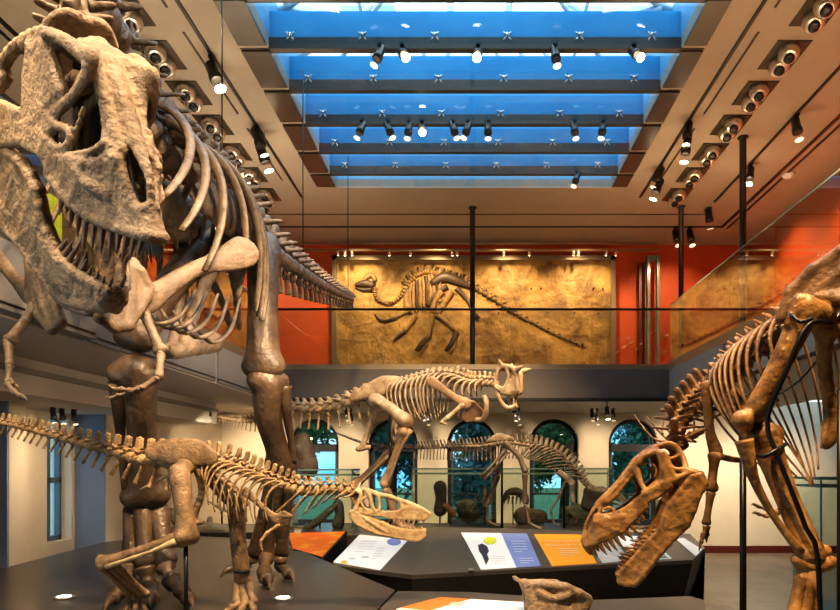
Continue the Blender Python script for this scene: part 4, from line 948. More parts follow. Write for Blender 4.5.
teeth(k, jw, [(392, 528, .048), (404, 530, .04), (415, 531, .03), (424, 530, .012)], [(390.5, 526, .048), (402.5, 527.5, .04), (413.5, 527.5, .03), (423.5, 526, .012)], 8, .009, YS, True, jit=.3)
# pelvis
nY = 4.74
blade('ilium', young, [P(152, 452, nY), P(166, 451, nY), P(182, 452, nY), P(198, 453, nY+.02), (P(211, 459, nY+.04))], [.055, .082, .105, .098, .055], YD, .020, (0, 1, 0), .010)
blade('ilium', young, [P(152, 452, nY+.30), P(166, 451, nY+.30), P(182, 451, nY+.30), P(198, 453, nY+.32), (P(211, 459, nY+.34))], [.055, .08, .10, .095, .055], YD, .020, (0, 1, 0), .010)
for dy in (.06, .22):
    s = Solid(); s.path([P(199, 470, nY+dy), P(202, 492, nY+.06+dy*.6), P(194, 515, nY+.1+dy*.3), P(193, 522, nY+.1+dy*.3)], [.036, .024, .026, .03], 4); s.path([P(192, 523, nY+.1+dy*.3), P(203, 522, nY+.1+dy*.3)], [.03, .016], 1)
    part('pubis', solid_mesh('pubis', s, .009, .015, YD), young)
    part('ischium', MB().tube([P(182, 470, nY+dy), P(165, 477, nY+.08+dy*.5), P(140, 490, nY+.1+dy*.4)], [.03, .018, .012], 8, sub=4, flat=.7).mesh('ischium', YS), young)
# right leg kicked back, left leg forward
limb('femur', young, P(179, 468, 4.68), P(187, 541, 4.62), .078, .088, .056, YD, bow=(.012, -.02, 0), side=(.3, 1, 0), head=A(.02, .09, .015), vox=.011)
limb('tibia', young, P(184, 537, 4.62), P(99, 564, 4.66), .072, .058, .034, YD, side=(0, .4, 1), vox=.0095)
part('fibula', MB().tube([P(176, 541, 4.55), P(150, 552, 4.56), P(106, 567, 4.6)], [.026, .014, .018], 8, sub=4).mesh('fibula', YS), young)
for j, (dx, dy) in enumerate(((-.035, -.02), (.005, 0), (.04, .02))): limb('metatarsal', young, P(109, 566, 4.68)+A(dx, dy, 0), A(P(139, 612, 4.86)[0]+dx*1.3, 4.86+dy, 1.0), .03, .032, .021, YD, side=(1, 0, 0), vox=.008)
fb = A(P(139, 612, 4.86)[0], 4.86, .98)
for dx, dy in ((-.09, -.16), (.03, -.2), (.13, -.14)): toe(young, [fb+A(dx*.35, dy*.2, -.02), fb+A(dx*.8, dy*.7, -.10), fb+A(dx, dy*1.05, -.115)], .032, YD, .06)
limb('femur', young, P(206, 468, 4.98), P(233, 500, 5.12), .07, .075, .048, YD, bow=(0, 0, -.03), side=(0, 1, 0), head=A(-.02, -.08, .02), vox=.011)
limb('tibia', young, P(236, 497, 5.12), P(243, 583, 5.16), .082, .062, .055, YD, bow=(-.012, 0, 0), side=(1, 0, 0), vox=.011)
for zz in (512, 572): 
    q = P(238 if zz < 540 else 242, zz, 5.13); part('band', MB().lathe(q, (0, 0, 1), [(0, .066), (.014, .066)], 12).mesh('band', M['black']), young)
for j, dx in enumerate((-.045, 0, .045)): limb('metatarsal', young, P(242, 582, 5.16)+A(dx, 0, 0), A(P(244, 600, 5.1)[0]+dx*1.5+.02, 5.07, .90), .036, .034, .026, YD, side=(1, 0, 0), vox=.009)
fb = A(P(244, 600, 5.1)[0]+.02, 5.05, .90)
for dx, dy in ((-.10, -.10), (.02, -.18), (.12, -.12)): toe(young, [fb+A(dx*.4, 0, 0), fb+A(dx*.8, dy*.6, -.02), fb+A(dx, dy, -.035)], .032, YD, .06)
# shoulder and arms
for dy, q in ((0, 4.80), (.30, 4.80)):
    blade('scapula', young, [P(246, 492, q+dy), P(256, 501, q+dy), P(268, 512, q+dy), P(276, 519, q+dy)], [.036, .022, .022, .034], YD if dy == 0 else YM, .011, (0, 1, 0), .007, None,
          (lambda s, q=q+dy: (s.poly([P(275, 516, q), P(284, 512, q), P(291, 516, q), P(288, 524, q+.02), (P(278, 529, q+.03))], .012))))
    limb('humerus', young, P(279, 525, q+dy), P(266, 534, q+dy-.02), .022, .018, .012, YM, vox=.006); limb('forearm', young, P(266, 534, q+dy-.02), P(261, 541, q+dy-.04), .016, .014, .009, YM, vox=.005)
    toe(young, [P(261, 541, q+dy-.04), P(261, 546, q+dy-.04), P(262, 550, q+dy-.04)], .012, YM, .02, 'finger')
part('belly_rib', MB().tube([P(212, 470, 4.86), P(222, 478, 4.84), P(234, 488, 4.86), P(248, 505, 4.9)], [.03, .036, .036, .03], 8, sub=4, flat=.6).mesh('belly_rib', YD), young)
for i in range(6):
    part('belly_rib', MB().tube([P(214+i*7, 478+i*5, 4.84), P(216+i*7, 486+i*5.4, 4.83), P(219+i*7, 494+i*5.8, 4.86)], [.006, .006, .004], 6, sub=3).mesh('belly_rib', YS), young)
rod(young, P(186, 545, 4.64), A(P(186, 545, 4.64)[0], 4.64, PZ), .016)

# ================================================================== THE HORNED SKELETON in the middle
DM = GS = 1.235
horn = thing('horned_predator_skeleton', 'pale horned predator skeleton striding right, raised in the centre below the mural', 'dinosaur skeleton', A(P(380, 500, 8.5)[0], 8.5*DM, .87))
HM, HD = M['carno'], M['carnod']
H_SP = Spine([(497, 384, 8.0, 4.2), (484, 383, 8.05, 4.6), (470, 383, 8.12, 4.8), (454, 378, 8.2, 4.8), (436, 377, 8.3, 4.8), (416, 382, 8.4, 4.6), (396, 387, 8.5, 4.4), (374, 392, 8.6, 4.6), (352, 401, 8.75, 4.8), (330, 408, 8.9, 4.6), (306, 409, 9.1, 4.2), (284, 407, 9.3, 3.4), (262, 419, 9.6, 2.6), (240, 420, 9.8, 1.9), (214, 416, 10.1, .9)])
vh_n = proto_vertebra('horned_neck', HM, .6, .9, -.2, 1.4, .25); vh_b = proto_vertebra('horned_back', HM, .35, .8, -.1, 1.5, .32); vh_t = proto_vertebra('horned_tail', HM, .6, 1.2, -.45, 1.4, .22)
ch_h = proto_chevron('horned_chevron', HM, 1.5)
hn = lay(horn, H_SP, H_SP.knot(0), H_SP.knot(3), vh_n, 9)
hb = lay(horn, H_SP, H_SP.knot(3), H_SP.knot(6), vh_b, 11, gap=.85)
lay(horn, H_SP, H_SP.knot(6), H_SP.knot(14), vh_t, 34, gap=.8, chev=ch_h)
bar_along(horn, H_SP, H_SP.knot(3), H_SP.knot(14), 0, .02, .45)
for i, fr in enumerate(hb):
    t = i/10; H = (.44+.16*math.sin(math.pi*(.15+.7*t)))*(1-.3*max(0, t-.7)/.3)
    for sd in (-1, 1): rib(horn, fr, sd, .25*GS, H*GS, .022, HM, sweep=.22, th1=2.25, flat=.6)
for i, fr in enumerate(hn[2:]):
    for sd in (-1, 1): rib(horn, fr, sd, (.13+.012*i)*GS, (.20+.035*i)*GS, .016, HM, sweep=.5, th1=2.0, flat=.6)
nY = 8.36
for dy in (0, .34):
    blade('ilium', horn, [P(352, 398, nY+dy+.2), P(368, 391, nY+dy+.12), P(384, 385, nY+dy+.05), P(398, 380, nY+dy)], [.045, .10, .125, .05], HM, .022, (0, 1, 0), .014)
    s = Solid(); s.path([P(378, 398, nY+dy), P(373, 416, nY+.08+dy*.8), P(366, 436, nY+.12+dy*.5), P(362, 448, nY+.14+dy*.4)], [.074, .04, .037, .05], 4); s.path([P(358, 449, nY+.14+dy*.4), P(369, 447, nY+.14+dy*.4)], [.045, .037], 1); part('pubis', solid_mesh('pubis', s, .014, .02, HM), horn)
limb('femur', horn, P(373, 399, 8.28), P(408, 423, 8.05), .11, .12, .066, HM, bow=(0, 0, .03), side=(0, 1, 0), head=A(0, .14, .0), vox=.015)
limb('tibia', horn, P(405, 430, 8.05), P(384, 486, 8.2), .105, .085, .046, HD, side=(0, 1, 0), vox=.013)
part('fibula', MB().tube([P(411, 430, 7.98), P(400, 450, 8.05), P(388, 484, 8.15)], [.043, .022, .025], 7, sub=3).mesh('fibula', HM), horn)
def foot3(root, top, base, toeL, r, mt, dirx=1.0, z=.02, cl=.1, spread=.22):
    for dy in (-spread*.4, 0, spread*.4): limb('metatarsal', root, top+A(0, dy*.5, 0), base+A(0, dy, 0), r*1.05, r*1.05, r*.7, mt, side=(0, 1, 0))
    for dy in (-1, 0, 1): toe(root, [base+A(.02*dirx, dy*spread*.4, -.01), base+A(toeL*.55*dirx, dy*spread*.8, -(base[2]-z)*.7+r*.4), base+A(toeL*dirx*(1 if dy == 0 else .82), dy*spread, -(base[2]-z)+r*.75)], r, mt, cl)
foot3(horn, P(386, 489, 8.2), A(P(399, 512, 8.35)[0], 8.35*DM, .87+.17), .34, .055, HD, 1, .87, .09, .3)
limb('femur', horn, P(391, 394, 8.72), P(396, 444, 8.7), .10, .11, .062, HM, side=(0, 1, 0), head=A(0, -.12, 0), vox=.015)
limb('tibia', horn, P(392, 452, 8.7), P(352, 488, 8.85), .10, .08, .045, HD, side=(0, 1, 0), vox=.013)
part('fibula', MB().tube([P(389, 456, 8.62), P(372, 472, 8.7), P(353, 490, 8.8)], [.037, .02, .022], 7, sub=3).mesh('fibula', HM), horn)
foot3(horn, P(352, 490, 8.86), A(P(362, 512, 8.86)[0], 8.86*DM, .87+.14), .32, .05, HD, 1, .87, .09, .3)
for dy in (0, .5):
    q = 8.02+dy
    blade('scapula', horn, [P(432, 381, q), P(444, 390, q), P(456, 398, q), P(466, 403, q)], [.07, .045, .045, .075], HD if dy == 0 else HM, .018, (0, 1, 0), .012, None,
          (lambda s, q=q: (s.poly([P(464, 401, q), P(474, 402, q), P(482, 411, q+.1), (P(479, 420, q+.15)), P(466, 421, q+.1), P(459, 416, q+.05)], .020*1.235))))
    limb('humerus', horn, P(463, 405, q-.05), P(446, 419, q-.08), .045, .04, .026, HM, vox=.011); limb('forearm', horn, P(446, 419, q-.08), P(441, 423, q-.08), .034, .03, .02, HM, vox=.01)
    toe(horn, [P(441, 423, q-.08), P(445, 424, q-.09)], .018, HM, .03, 'finger')
part('furcula', MB().tube([P(476, 420, 8.1), P(484, 418, 7.98), P(487, 405, 7.92), P(484, 396, 7.95)], [.037, .044, .05, .037], 8, sub=4).mesh('furcula', HM), horn)
def horn_skull():
    k = Sym(P(509, 385, 7.78), A(-.50, -.86, 0), GS); 
    k.path([(499, 369, .13), (505, 366, .12), (512, 368, .09), (516, 374, .06)], [0.03149, 0.03149, 0.03674, 0.04199]); k.path([(515, 371, .06), (519, 368.5, .09), (522.5, 366.5, .11)], [0.04409, 0.03149, 0.0105])
    k.path([(503, 367, .12), (500, 363, .15), (499, 360, .17)], [0.03569, 0.02519, 0.0105])
    k.path([(516, 373, .05), (516.5, 382, .05), (517, 390, .045), (515, 394, .03)], [0.04199, 0.03674, 0.03674, 0.03149]); k.poly([(513, 377, .07), (517, 374, .03), (517, 391, .03), (511, 390, .08)], .02)
    k.path([(498, 370, .14), (496, 378, .15), (495, 386, .15), (499, 390, .14)], [0.02939, 0.02309, 0.02309, 0.02729]); k.path([(506, 368, .12), (508, 376, .11), (506, 384, .12), (503, 390, .13)], [0.02519, 0.02099, 0.01785, 0.02309])
    k.strip([(495, 384, .15), (502, 388, .13), (509, 386, .09), (515, 388, .05)], [(497, 389, .15), (502, 393, .13), (509, 394, .09), (514, 395, .04)], .018)
    k.path([(510, 380, .09), (509, 386, .09)], [0.0168, 0.02099]); k.roof([(499, 369, .12), (507, 366, .10), (515, 372, .05), (517, 384, .03)], .02)
    return k, solid_mesh('skull', k.s, .011, .016, HM)
k, me = horn_skull(); sk = part('skull', me, horn, 'short deep skull with two brow horns')
teeth(k, sk, [(500, 392, .13), (508, 394, .09), (514, 395, .04)], [(500.5, 396, .13), (508.5, 398.5, .09), (514, 399, .04)], 7, .012, HM, True)
k = Sym(P(509, 385, 7.78), A(-.50, -.86, 0), GS); k.path([(497, 392, .14), (499.5, 399, .13), (504, 406, .10), (510, 408, .06), (514, 406, .03)], [0.02939, 0.03149, 0.03359, 0.03149, 0.02939]); k.path([(514, 407, .02), (513.5, 399, .03)], [0.02099, 0.0147])
jw = part('lower_jaw', solid_mesh('lower_jaw', k.s, .012, .012, HM), horn)
rod(horn, P(390, 415, 8.55), A(P(390, 415, 8.55)[0], 8.55*DM, .87), .022)
DM = GS = 1.0


# ================================================================== THE SMALL PLANT EATER behind
DM = 1.05
plant = thing('plant_eater_skeleton', 'small plant-eater skeleton with tall back spines and straight tail by the windows', 'dinosaur skeleton', A(P(515, 525, 10.8)[0], 10.8*DM, .87))
OM, OD = M['orni'], M['ornid']
O_SP = Spine([(609, 492, 10.65, 1.5), (600, 491, 10.65, 1.8), (590, 489, 10.7, 2.0), (582, 481, 10.7, 2.2), (573, 469, 10.75, 2.4), (561, 457, 10.8, 2.5), (546, 449, 10.8, 2.5), (528, 445, 10.8, 2.5), (508, 443, 10.8, 2.6), (480, 446, 10.8, 2.4), (448, 447, 10.8, 2.1), (415, 448, 10.8, 1.8), (385, 447, 10.85, 1.4), (362, 443, 10.9, 1.0), (336, 433, 11.0, .5)])
vo_n = proto_vertebra('plant_neck', OM, .6, .4, -.1, 1.5, .3); vo_b = proto_vertebra('plant_back', OM, 1.5, .5, -.12, 1.3, .30); vo_t = proto_vertebra('plant_tail', OM, 1.15, .35, -.5, 1.5, .16); vo_e = proto_vertebra('plant_tail_tip', OD, .4, .3, -.3, 1.3, .2)
ch_o = proto_chevron('plant_chevron', OM, 2.2)
lay(plant, O_SP, O_SP.knot(0), O_SP.knot(3), vo_n, 10)
ob = lay(plant, O_SP, O_SP.knot(3), O_SP.knot(7), vo_b, 14)
lay(plant, O_SP, O_SP.knot(7), O_SP.knot(11), vo_t, 30, gap=.8, chev=ch_o); lay(plant, O_SP, O_SP.knot(11), O_SP.knot(14), vo_e, 22, name='vertebra')
bar_along(plant, O_SP, O_SP.knot(3), O_SP.knot(12), 0, .022, .5)
for i, fr in enumerate(ob[:13]):
    t = i/12; H = .38+.26*math.sin(math.pi*min(1, .2+.75*t))
    for sd in (-1, 1): rib(plant, fr, sd, .15, H*.95, .016, OM, sweep=.75, th1=1.75, flat=.6, bow=.0)
nY = 10.62
for dy in (0, .3):
    blade('ilium', plant, [P(488, 441, nY+dy), P(500, 437, nY+dy), P(512, 439, nY+dy)], [.03, .07, .03], OM, .016, (0, 1, 0), .012)
    part('ischium', MB().tube([P(506, 449, nY+dy), P(494, 463, nY+dy), P(481, 477, nY+.06+dy*.5)], [.036, .022, .034], 8, sub=3).mesh('ischium', OM), plant); part('pubis', MB().tube([P(508, 452, nY+dy), P(496, 467, nY+dy), P(484, 479, nY+.06+dy*.5)], [.024, .018, .022], 8, sub=3).mesh('pubis', OM), plant)
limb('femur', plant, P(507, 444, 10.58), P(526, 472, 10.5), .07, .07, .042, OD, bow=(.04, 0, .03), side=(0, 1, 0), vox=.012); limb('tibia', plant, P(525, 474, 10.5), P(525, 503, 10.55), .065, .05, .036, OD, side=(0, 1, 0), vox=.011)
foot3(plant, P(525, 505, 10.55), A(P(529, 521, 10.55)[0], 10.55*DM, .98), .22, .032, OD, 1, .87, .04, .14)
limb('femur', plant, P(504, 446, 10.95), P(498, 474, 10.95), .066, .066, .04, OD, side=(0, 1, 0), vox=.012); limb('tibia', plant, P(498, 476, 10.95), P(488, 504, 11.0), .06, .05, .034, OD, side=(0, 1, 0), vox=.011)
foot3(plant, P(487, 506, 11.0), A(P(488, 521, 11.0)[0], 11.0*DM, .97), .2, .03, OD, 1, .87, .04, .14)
for dy in (0, .28):
    blade('scapula', plant, [P(560, 472, 10.55+dy), P(566, 477, 10.53+dy), P(572, 483, 10.52+dy)], [.045, .05, .06], OM, .016, (0, 1, 0), .012)
    if dy == 0: limb('coracoid', plant, P(572, 484, 10.52), P(573, 503, 10.52), .06, .05, .03, OM, vox=.011)
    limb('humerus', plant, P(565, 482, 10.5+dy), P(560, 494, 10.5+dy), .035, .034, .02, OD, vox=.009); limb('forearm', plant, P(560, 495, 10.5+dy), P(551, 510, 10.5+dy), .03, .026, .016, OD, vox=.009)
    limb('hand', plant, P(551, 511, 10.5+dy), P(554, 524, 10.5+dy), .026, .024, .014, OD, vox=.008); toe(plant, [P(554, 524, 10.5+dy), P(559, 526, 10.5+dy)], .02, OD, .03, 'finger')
# head, bent down beyond the neck
k = Sym(P(614, 497, 10.65), A(0, -1, 0)); k.strip([(608, 490, .06), (614, 489, .07), (620, 493, .05), (626, 500, .02)], [(609, 498, .06), (615, 499, .07), (620, 501, .05), (626, 503, .02)], .014); k.roof([(608, 489, .06), (614, 488, .06), (620, 492, .045), (626, 500, .02)], .012)
part('skull', solid_mesh('skull', k.s, .011, .015, OM), plant)
k = Sym(P(614, 497, 10.65), A(0, -1, 0)); k.path([(609, 500, .06), (617, 504, .05), (625, 505, .02)], [.02, .024, .018]); part('lower_jaw', solid_mesh('lower_jaw', k.s, .011, .012, OM), plant)
for px in (502, 564): rod(plant, P(px, 455, 10.8), A(P(px, 455, 10.8)[0], 10.8*DM, .87), .022)
DM = 1.0
# ================================================================== THE AMBER SKELETON (right)
amber = thing('amber_predator_skeleton', 'amber-brown predator skeleton bending down at the right, jaws wide open', 'dinosaur skeleton', A(P(790, 600, 3.2)[0], 3.2, .9))
AM, AD = M['allo'], M['allod']
def amber_skull():
    k = Sym(A(1.0, 3.86, 2.0), A(-.12, -1, 0))
    c = lambda a, b_, w: (570+a/3.814, 430+b_/3.814, w)
    row = [c(52, 425, .02), c(66, 440, .04), c(100, 430, .06), c(150, 410, .075), c(200, 385, .09), c(250, 335, .105), c(292, 292, .12)]
    upm = [c(56, 402, .02), c(72, 392, .045), c(98, 330, .06), c(150, 325, .07), c(205, 306, .085), c(250, 272, .10), c(284, 246, .115)]
    k.strip(upm, row, .014); k.path(row, [0.0136]+[0.01156]*5+[0.0102], 2); k.path(upm[2:], [0.01088, 0.00952, 0.0102, 0.01088, 0.01224], 2)
    k.poly([c(98, 350, .062), c(150, 338, .074), c(200, 330, .088), c(180, 380, .088), c(110, 410, .066)], .020)
    k.path([c(54, 408, .012), c(60, 372, .018), c(74, 336, .026), c(92, 306, .034), c(112, 282, .04)], [0.01156, 0.00884, 0.00816, 0.0102, 0.0136])       # arch before the slot
    k.path([c(98, 338, .058), c(112, 310, .056), c(120, 288, .05)], [0.00816, 0.00884, 0.01224]); k.path([c(134, 300, .06), c(152, 296, .062), c(166, 304, .066)], [0.00952, 0.00816, 0.00952])
    k.path([c(108, 286, .04), c(135, 262, .045), c(162, 236, .052), c(205, 188, .064), c(244, 142, .078)], [0.01496, 0.0204, 0.01632, 0.01564, 0.01904])    # nose ridge
    k.path([c(140, 276, .055), c(168, 258, .062), c(205, 212, .07), c(242, 168, .082)], [0.01632, 0.01224, 0.0102, 0.01088])
    k.roof([c(116, 276, .036), c(162, 234, .045), c(205, 188, .055), c(246, 138, .068), c(290, 92, .07), c(345, 62, .075), c(400, 58, .07)], .013)
    k.path([c(244, 145, .085), c(262, 122, .098), c(276, 108, .10)], [0.01632, 0.0204, 0.01768]); k.path([c(254, 148, .09), c(266, 190, .10), c(282, 224, .112), c(292, 240, .118)], [0.0204, 0.01496, 0.01224, 0.01496])   # lacrimal
    k.path([c(274, 108, .10), c(300, 92, .115), c(340, 84, .13), c(364, 100, .14)], [0.01768, 0.01496, 0.01632, 0.0204])
    k.path([c(290, 92, .10), c(330, 66, .105), c(370, 54, .10), c(404, 66, .095), c(432, 108, .12), c(442, 148, .15)], [0.01496, 0.01496, 0.01632, 0.01768, 0.0136, 0.01632])
    k.poly([c(345, 92, .135), c(368, 108, .14), c(380, 150, .145), c(405, 190, .15), c(372, 205, .142), c(352, 150, .138)], .018)     # plate behind the eye
    k.path([c(354, 112, .138), c(356, 155, .136), c(340, 192, .13), c(318, 208, .126)], [0.0136, 0.01156, 0.0102, 0.01224])
    k.path([c(276, 130, .10), c(292, 128, .105)], [0.00816, 0.00816]); k.path([c(318, 132, .118), c(330, 156, .12), c(322, 182, .122)], [0.00816, 0.0068, 0.0068])
    k.path([c(286, 242, .118), c(320, 222, .13), c(372, 198, .142), c(420, 178, .155), c(466, 160, .165), c(484, 168, .168)], [0.02312, 0.02176, 0.0204, 0.01768, 0.01632, 0.01496])   # cheek bar
    k.poly([c(290, 240, .118), c(322, 210, .126), c(370, 192, .14), c(385, 215, .145), c(330, 252, .13), c(300, 268, .122)], .017)
    k.path([c(376, 130, .145), c(400, 148, .15), c(442, 152, .155), c(470, 160, .165)], [0.01224, 0.00952, 0.0136, 0.01632]); k.path([c(366, 110, .135), c(400, 104, .12), c(420, 92, .10)], [0.00952, 0.00816, 0.0136])
    k.span([c(300, 240, .10), c(410, 110, .06)], .018); k.s.ball(k.pt(*c(412, 118, 0)), .04)
    return k, solid_mesh('skull', k.s, .0075, .009, AM), row, c
k, me, row, c = amber_skull(); sk = part('skull', me, amber, 'glossy amber skull with large open windows')
teeth(k, sk, row[:], [c(64, 462, .02), c(82, 470, .04), c(120, 462, .06), c(172, 446, .075), c(222, 414, .09), c(268, 362, .105), c(302, 304, .12)], 15, .0150, M['allotooth'], True, jit=.22, scale=(1.3, 1.3))
k = Sym(A(1.0, 3.86, 2.0), A(-.12, -1, 0))
up = [c(495, 176, .16), c(470, 178, .165), c(420, 236, .15), c(380, 285, .135), c(362, 330, .125), c(342, 380, .11), (c(300, 424, .09)), c(260, 470, .07), c(222, 512, .045), c(186, 552, .018)]
lo = [c(515, 205, .16), c(486, 255, .165), c(472, 305, .15), c(446, 362, .135), c(400, 408, .125), c(350, 462, .11), (c(312, 510, .09)), c(280, 556, .07), c(246, 586, .045), c(192, 580, .018)]
k.strip(up, lo, .014); k.path(up, [.02, .02]+[.016]*8, 2); k.path(lo, [.022, .018]+[.015]*6+[.02, .02], 2); k.path([c(500, 168, .16), c(514, 204, .16)], [.02, .018])
k.poly([c(400, 270, .146), c(460, 260, .158), c(440, 350, .14), c(375, 360, .128)], .018); k.path([c(352, 366, .118), c(390, 372, .13), c(444, 352, .14)], [.012, .012, .014]); k.path([c(440, 180, .15), c(480, 172, .165)], [.016, .018]); k.span([c(206, 572, .02)], .022)
jw = part('lower_jaw', solid_mesh('lower_jaw', k.s, .0088, .012, AM), amber)
teeth(k, jw, up[5:], [c(318, 380, .11), c(274, 420, .09), c(230, 462, .07), c(198, 500, .045), c(178, 540, .018)], 13, .0130, M['allotooth'], True, jit=.25, scale=(1.3, 1.35))

A_SP = Spine([(688, 462, 3.92, 11), (676, 436, 3.96, 10), (684, 417, 4.02, 10), (699, 403, 4.06, 10.5), (716, 390, 4.06, 11), (731, 374, 4.02, 11.5), (748, 357, 3.94, 12), (768, 342, 3.84, 12.5), (790, 328, 3.72, 13), (814, 314, 3.58, 13.5), (842, 296, 3.42, 13), (880, 276, 3.2, 11), (960, 258, 3.0, 10), (1080, 250, 2.8, 8), (1260, 250, 2.6, 5)])
va_n = proto_vertebra('amber_neck', AD, .7, .8, -.1, 1.6, .25); va_b = proto_vertebra('amber_back', AD, .35, .8, -.1, 1.5, .3)
an = lay(amber, A_SP, A_SP.knot(.6), A_SP.knot(4), va_n, 8)
ab = lay(amber, A_SP, A_SP.knot(4), A_SP.knot(9.5), va_b, 13)
lay(amber, A_SP, A_SP.knot(9.5), A_SP.knot(14), va_b, 18, chev=proto_chevron('amber_chevron', AD, .9))
bar_along(amber, A_SP, A_SP.knot(1), A_SP.knot(10), 0, .012, .5)
for i, fr in enumerate(ab[:12]):
    t = i/11; H = (.52+.34*math.sin(math.pi*min(1, .15+.7*t)))*(1-.3*max(0, t-.75)/.25); W = .23+.11*math.sin(math.pi*min(1, .2+.7*t))
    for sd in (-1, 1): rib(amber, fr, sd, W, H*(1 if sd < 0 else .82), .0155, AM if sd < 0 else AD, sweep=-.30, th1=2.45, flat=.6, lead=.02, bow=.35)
for i, fr in enumerate(an):
    p, X, S_, U, r, ln = fr
    for sd in (-1, 1):
        part('neck_rib', MB().tube([p+S_*sd*r*1.3, p+S_*sd*r*1.6-U*r*1.6-X*r*1.2, p+S_*sd*r*1.3-U*r*2.6-X*r*4.2], [.010, .007, .003], 6, sub=3).mesh('neck_rib', AD), amber)
# near shoulder blade and arm, far hand
blade('scapula', amber, [P(706, 386, 3.82), P(708, 410, 3.84), P(710, 432, 3.86), P(716, 452, 3.88)], [.035, .03, .030, .045], AD, .014, (0, 1, 0), .010)
limb('humerus', amber, P(715, 454, 3.88), P(711, 490, 3.88), .042, .038, .023, AD, side=(1, 0, 0), vox=.009); limb('forearm', amber, P(711, 492, 3.88), P(706, 524, 3.88), .03, .026, .018, AD, side=(1, 0, 0), vox=.008)
toe(amber, [P(706, 526, 3.88), P(703, 536, 3.88), P(701, 543, 3.87)], .018, AD, .05, 'finger'); toe(amber, [P(708, 526, 3.9), P(707, 536, 3.9)], .016, AD, .04, 'finger')
part('furcula', MB().tube([P(716, 455, 3.88), P(730, 459, 3.9), P(744, 461, 3.98)], [.022, .02, .016], 7, sub=3).mesh('furcula', AD), amber)
blade('scapula', amber, [P(735, 392, 4.32), P(745, 415, 4.34), P(760, 440, 4.36), P(780, 470, 4.36)], [.035, .03, .03, .045], AD, .014, (0, 1, 0), .010)
limb('humerus', amber, P(782, 470, 4.36), P(787, 498, 4.34), .036, .034, .02, AD, vox=.009); limb('forearm', amber, P(787, 500, 4.34), P(778, 513, 4.32), .028, .024, .016, AD, vox=.008)
toe(amber, [P(778, 513, 4.32), P(766, 516, 4.31), P(758, 514, 4.3)], .017, M['juv'], .05, 'finger'); toe(amber, [P(778, 512, 4.32), P(768, 510, 4.31), P(757, 506, 4.3)], .016, M['juv'], .05, 'finger')
# pelvis
def plate(name, pts, r, vox, mt, extra=None):
    s = Solid(); p = [P(*q) for q in pts]; s.poly(p, r); s.path(p+[p[0]], [r*1.3]*(len(p)+1), 1)
    if extra: extra(s)
    return part(name, solid_mesh(name, s, vox, r*1.1, mt), amber)
plate('ilium', [(806, 300, 3.30), (790, 304, 3.34), (782, 318, 3.36), (790, 292, 3.34), (812, 270, 3.28), (842, 250, 3.2), (876, 246, 3.1), (886, 280, 3.08), (850, 300, 3.16), (832, 298, 3.22)], .020, .012, AD)
plate('ilium', [(806, 306, 3.72), (790, 300, 3.76), (812, 278, 3.68), (842, 258, 3.6), (876, 250, 3.5), (886, 285, 3.5), (850, 305, 3.58)], .020, .013, AD)
for dy in (0, .34):
    s = Solid(); s.path([P(832, 300, 3.24+dy), P(822, 312, 3.26+dy), P(826, 328, 3.3+dy*.9), P(844, 322, 3.26+dy)], [.045, .04, .05, .05], 3)
    s.path([P(826, 328, 3.3+dy*.9), P(824, 360, 3.4+dy*.7), P(829, 400, 3.5+dy*.4), P(832, 428, 3.52+dy*.3)], [.05, .034, .032, .038], 3); s.path([P(826, 446, 3.5+dy*.3), P(833, 430, 3.52+dy*.3), P(843, 408, 3.54+dy*.3)], [.022, .05, .04], 3)
    part('pubis', solid_mesh('pubis', s, .012, .02, AM), amber)
    part('ischium', MB().tube([P(846, 320, 3.2+dy), P(866, 350, 3.2+dy*.8), P(890, 385, 3.2+dy*.6)], [.05, .03, .03], 8, sub=3).mesh('ischium', AM), amber)
# near leg
s = Solid(); a_, b_ = P(806, 306, 3.18), P(752, 424, 3.26); ax = nrm(b_-a_)
s.path([P(805, 305, 3.16), P(801, 320, 3.17), P(787, 350, 3.18), P(771, 382, 3.2), P(757, 410, 3.24)], [.05, .056, .047, .044, .058], 4)
s.path([P(804, 312, 3.17), P(814, 311, 3.20), P(824, 316, 3.26)], [.054, .048, .05], 3); s.ball(P(825, 317, 3.27), .052); s.cone(P(799, 299, 3.14), P(788, 324, 3.14), .024, .018)
s.ball(P(742, 420, 3.22), .052); s.ball(P(754, 422, 3.32), .054); s.ball(P(745, 426, 3.26), .042)
part('femur', solid_mesh('femur', s, .0115, .03, AM), amber, 'thick glossy amber thigh bone')
s = Solid(); s.path([P(764, 436, 3.3), P(773, 462, 3.28), P(788, 500, 3.24), P(803, 535, 3.2), P(812, 556, 3.18)], [.078, .058, .052, .052, .062], 4); s.ball(P(757, 437, 3.28), .05); s.ball(P(774, 434, 3.32), .05); s.ball(P(804, 556, 3.16), .042); s.ball(P(823, 552, 3.22), .042)
part('tibia', solid_mesh('tibia', s, .0115, .025, AM), amber)
part('fibula', MB().tube([P(744, 440, 3.2), P(748, 456, 3.2), P(756, 484, 3.19), P(775, 518, 3.18), P(801, 552, 3.14)], [.048, .038, .023, .018, .024], 9, sub=4).mesh('fibula', AM), amber)
for dx, dy in ((-.055, -.02), (0, -.03), (.06, 0)): limb('metatarsal', amber, P(808+dx*60, 565, 3.2)+A(0, dy, 0), A(P(793, 606, 3.1)[0]+dx*1.3, 3.08+dy, 1.06), .046, .044, .032, AM, side=(1, 0, 0), vox=.010)
s = Solid(); s.path([P(797, 560, 3.16), P(812, 567, 3.16), P(830, 562, 3.2)], [.03, .036, .034], 3); part('ankle_bone', solid_mesh('ankle_bone', s, .01, .015, AM), amber)
fb = A(P(793, 606, 3.1)[0], 3.06, 1.02)
for dx, dy in ((-.16, -.16), (-.02, -.26), (.13, -.16)): toe(amber, [fb+A(dx*.35, 0, -.01), fb+A(dx*.8, dy*.6, -.05), fb+A(dx, dy, -.075)], .042, AM, .08)
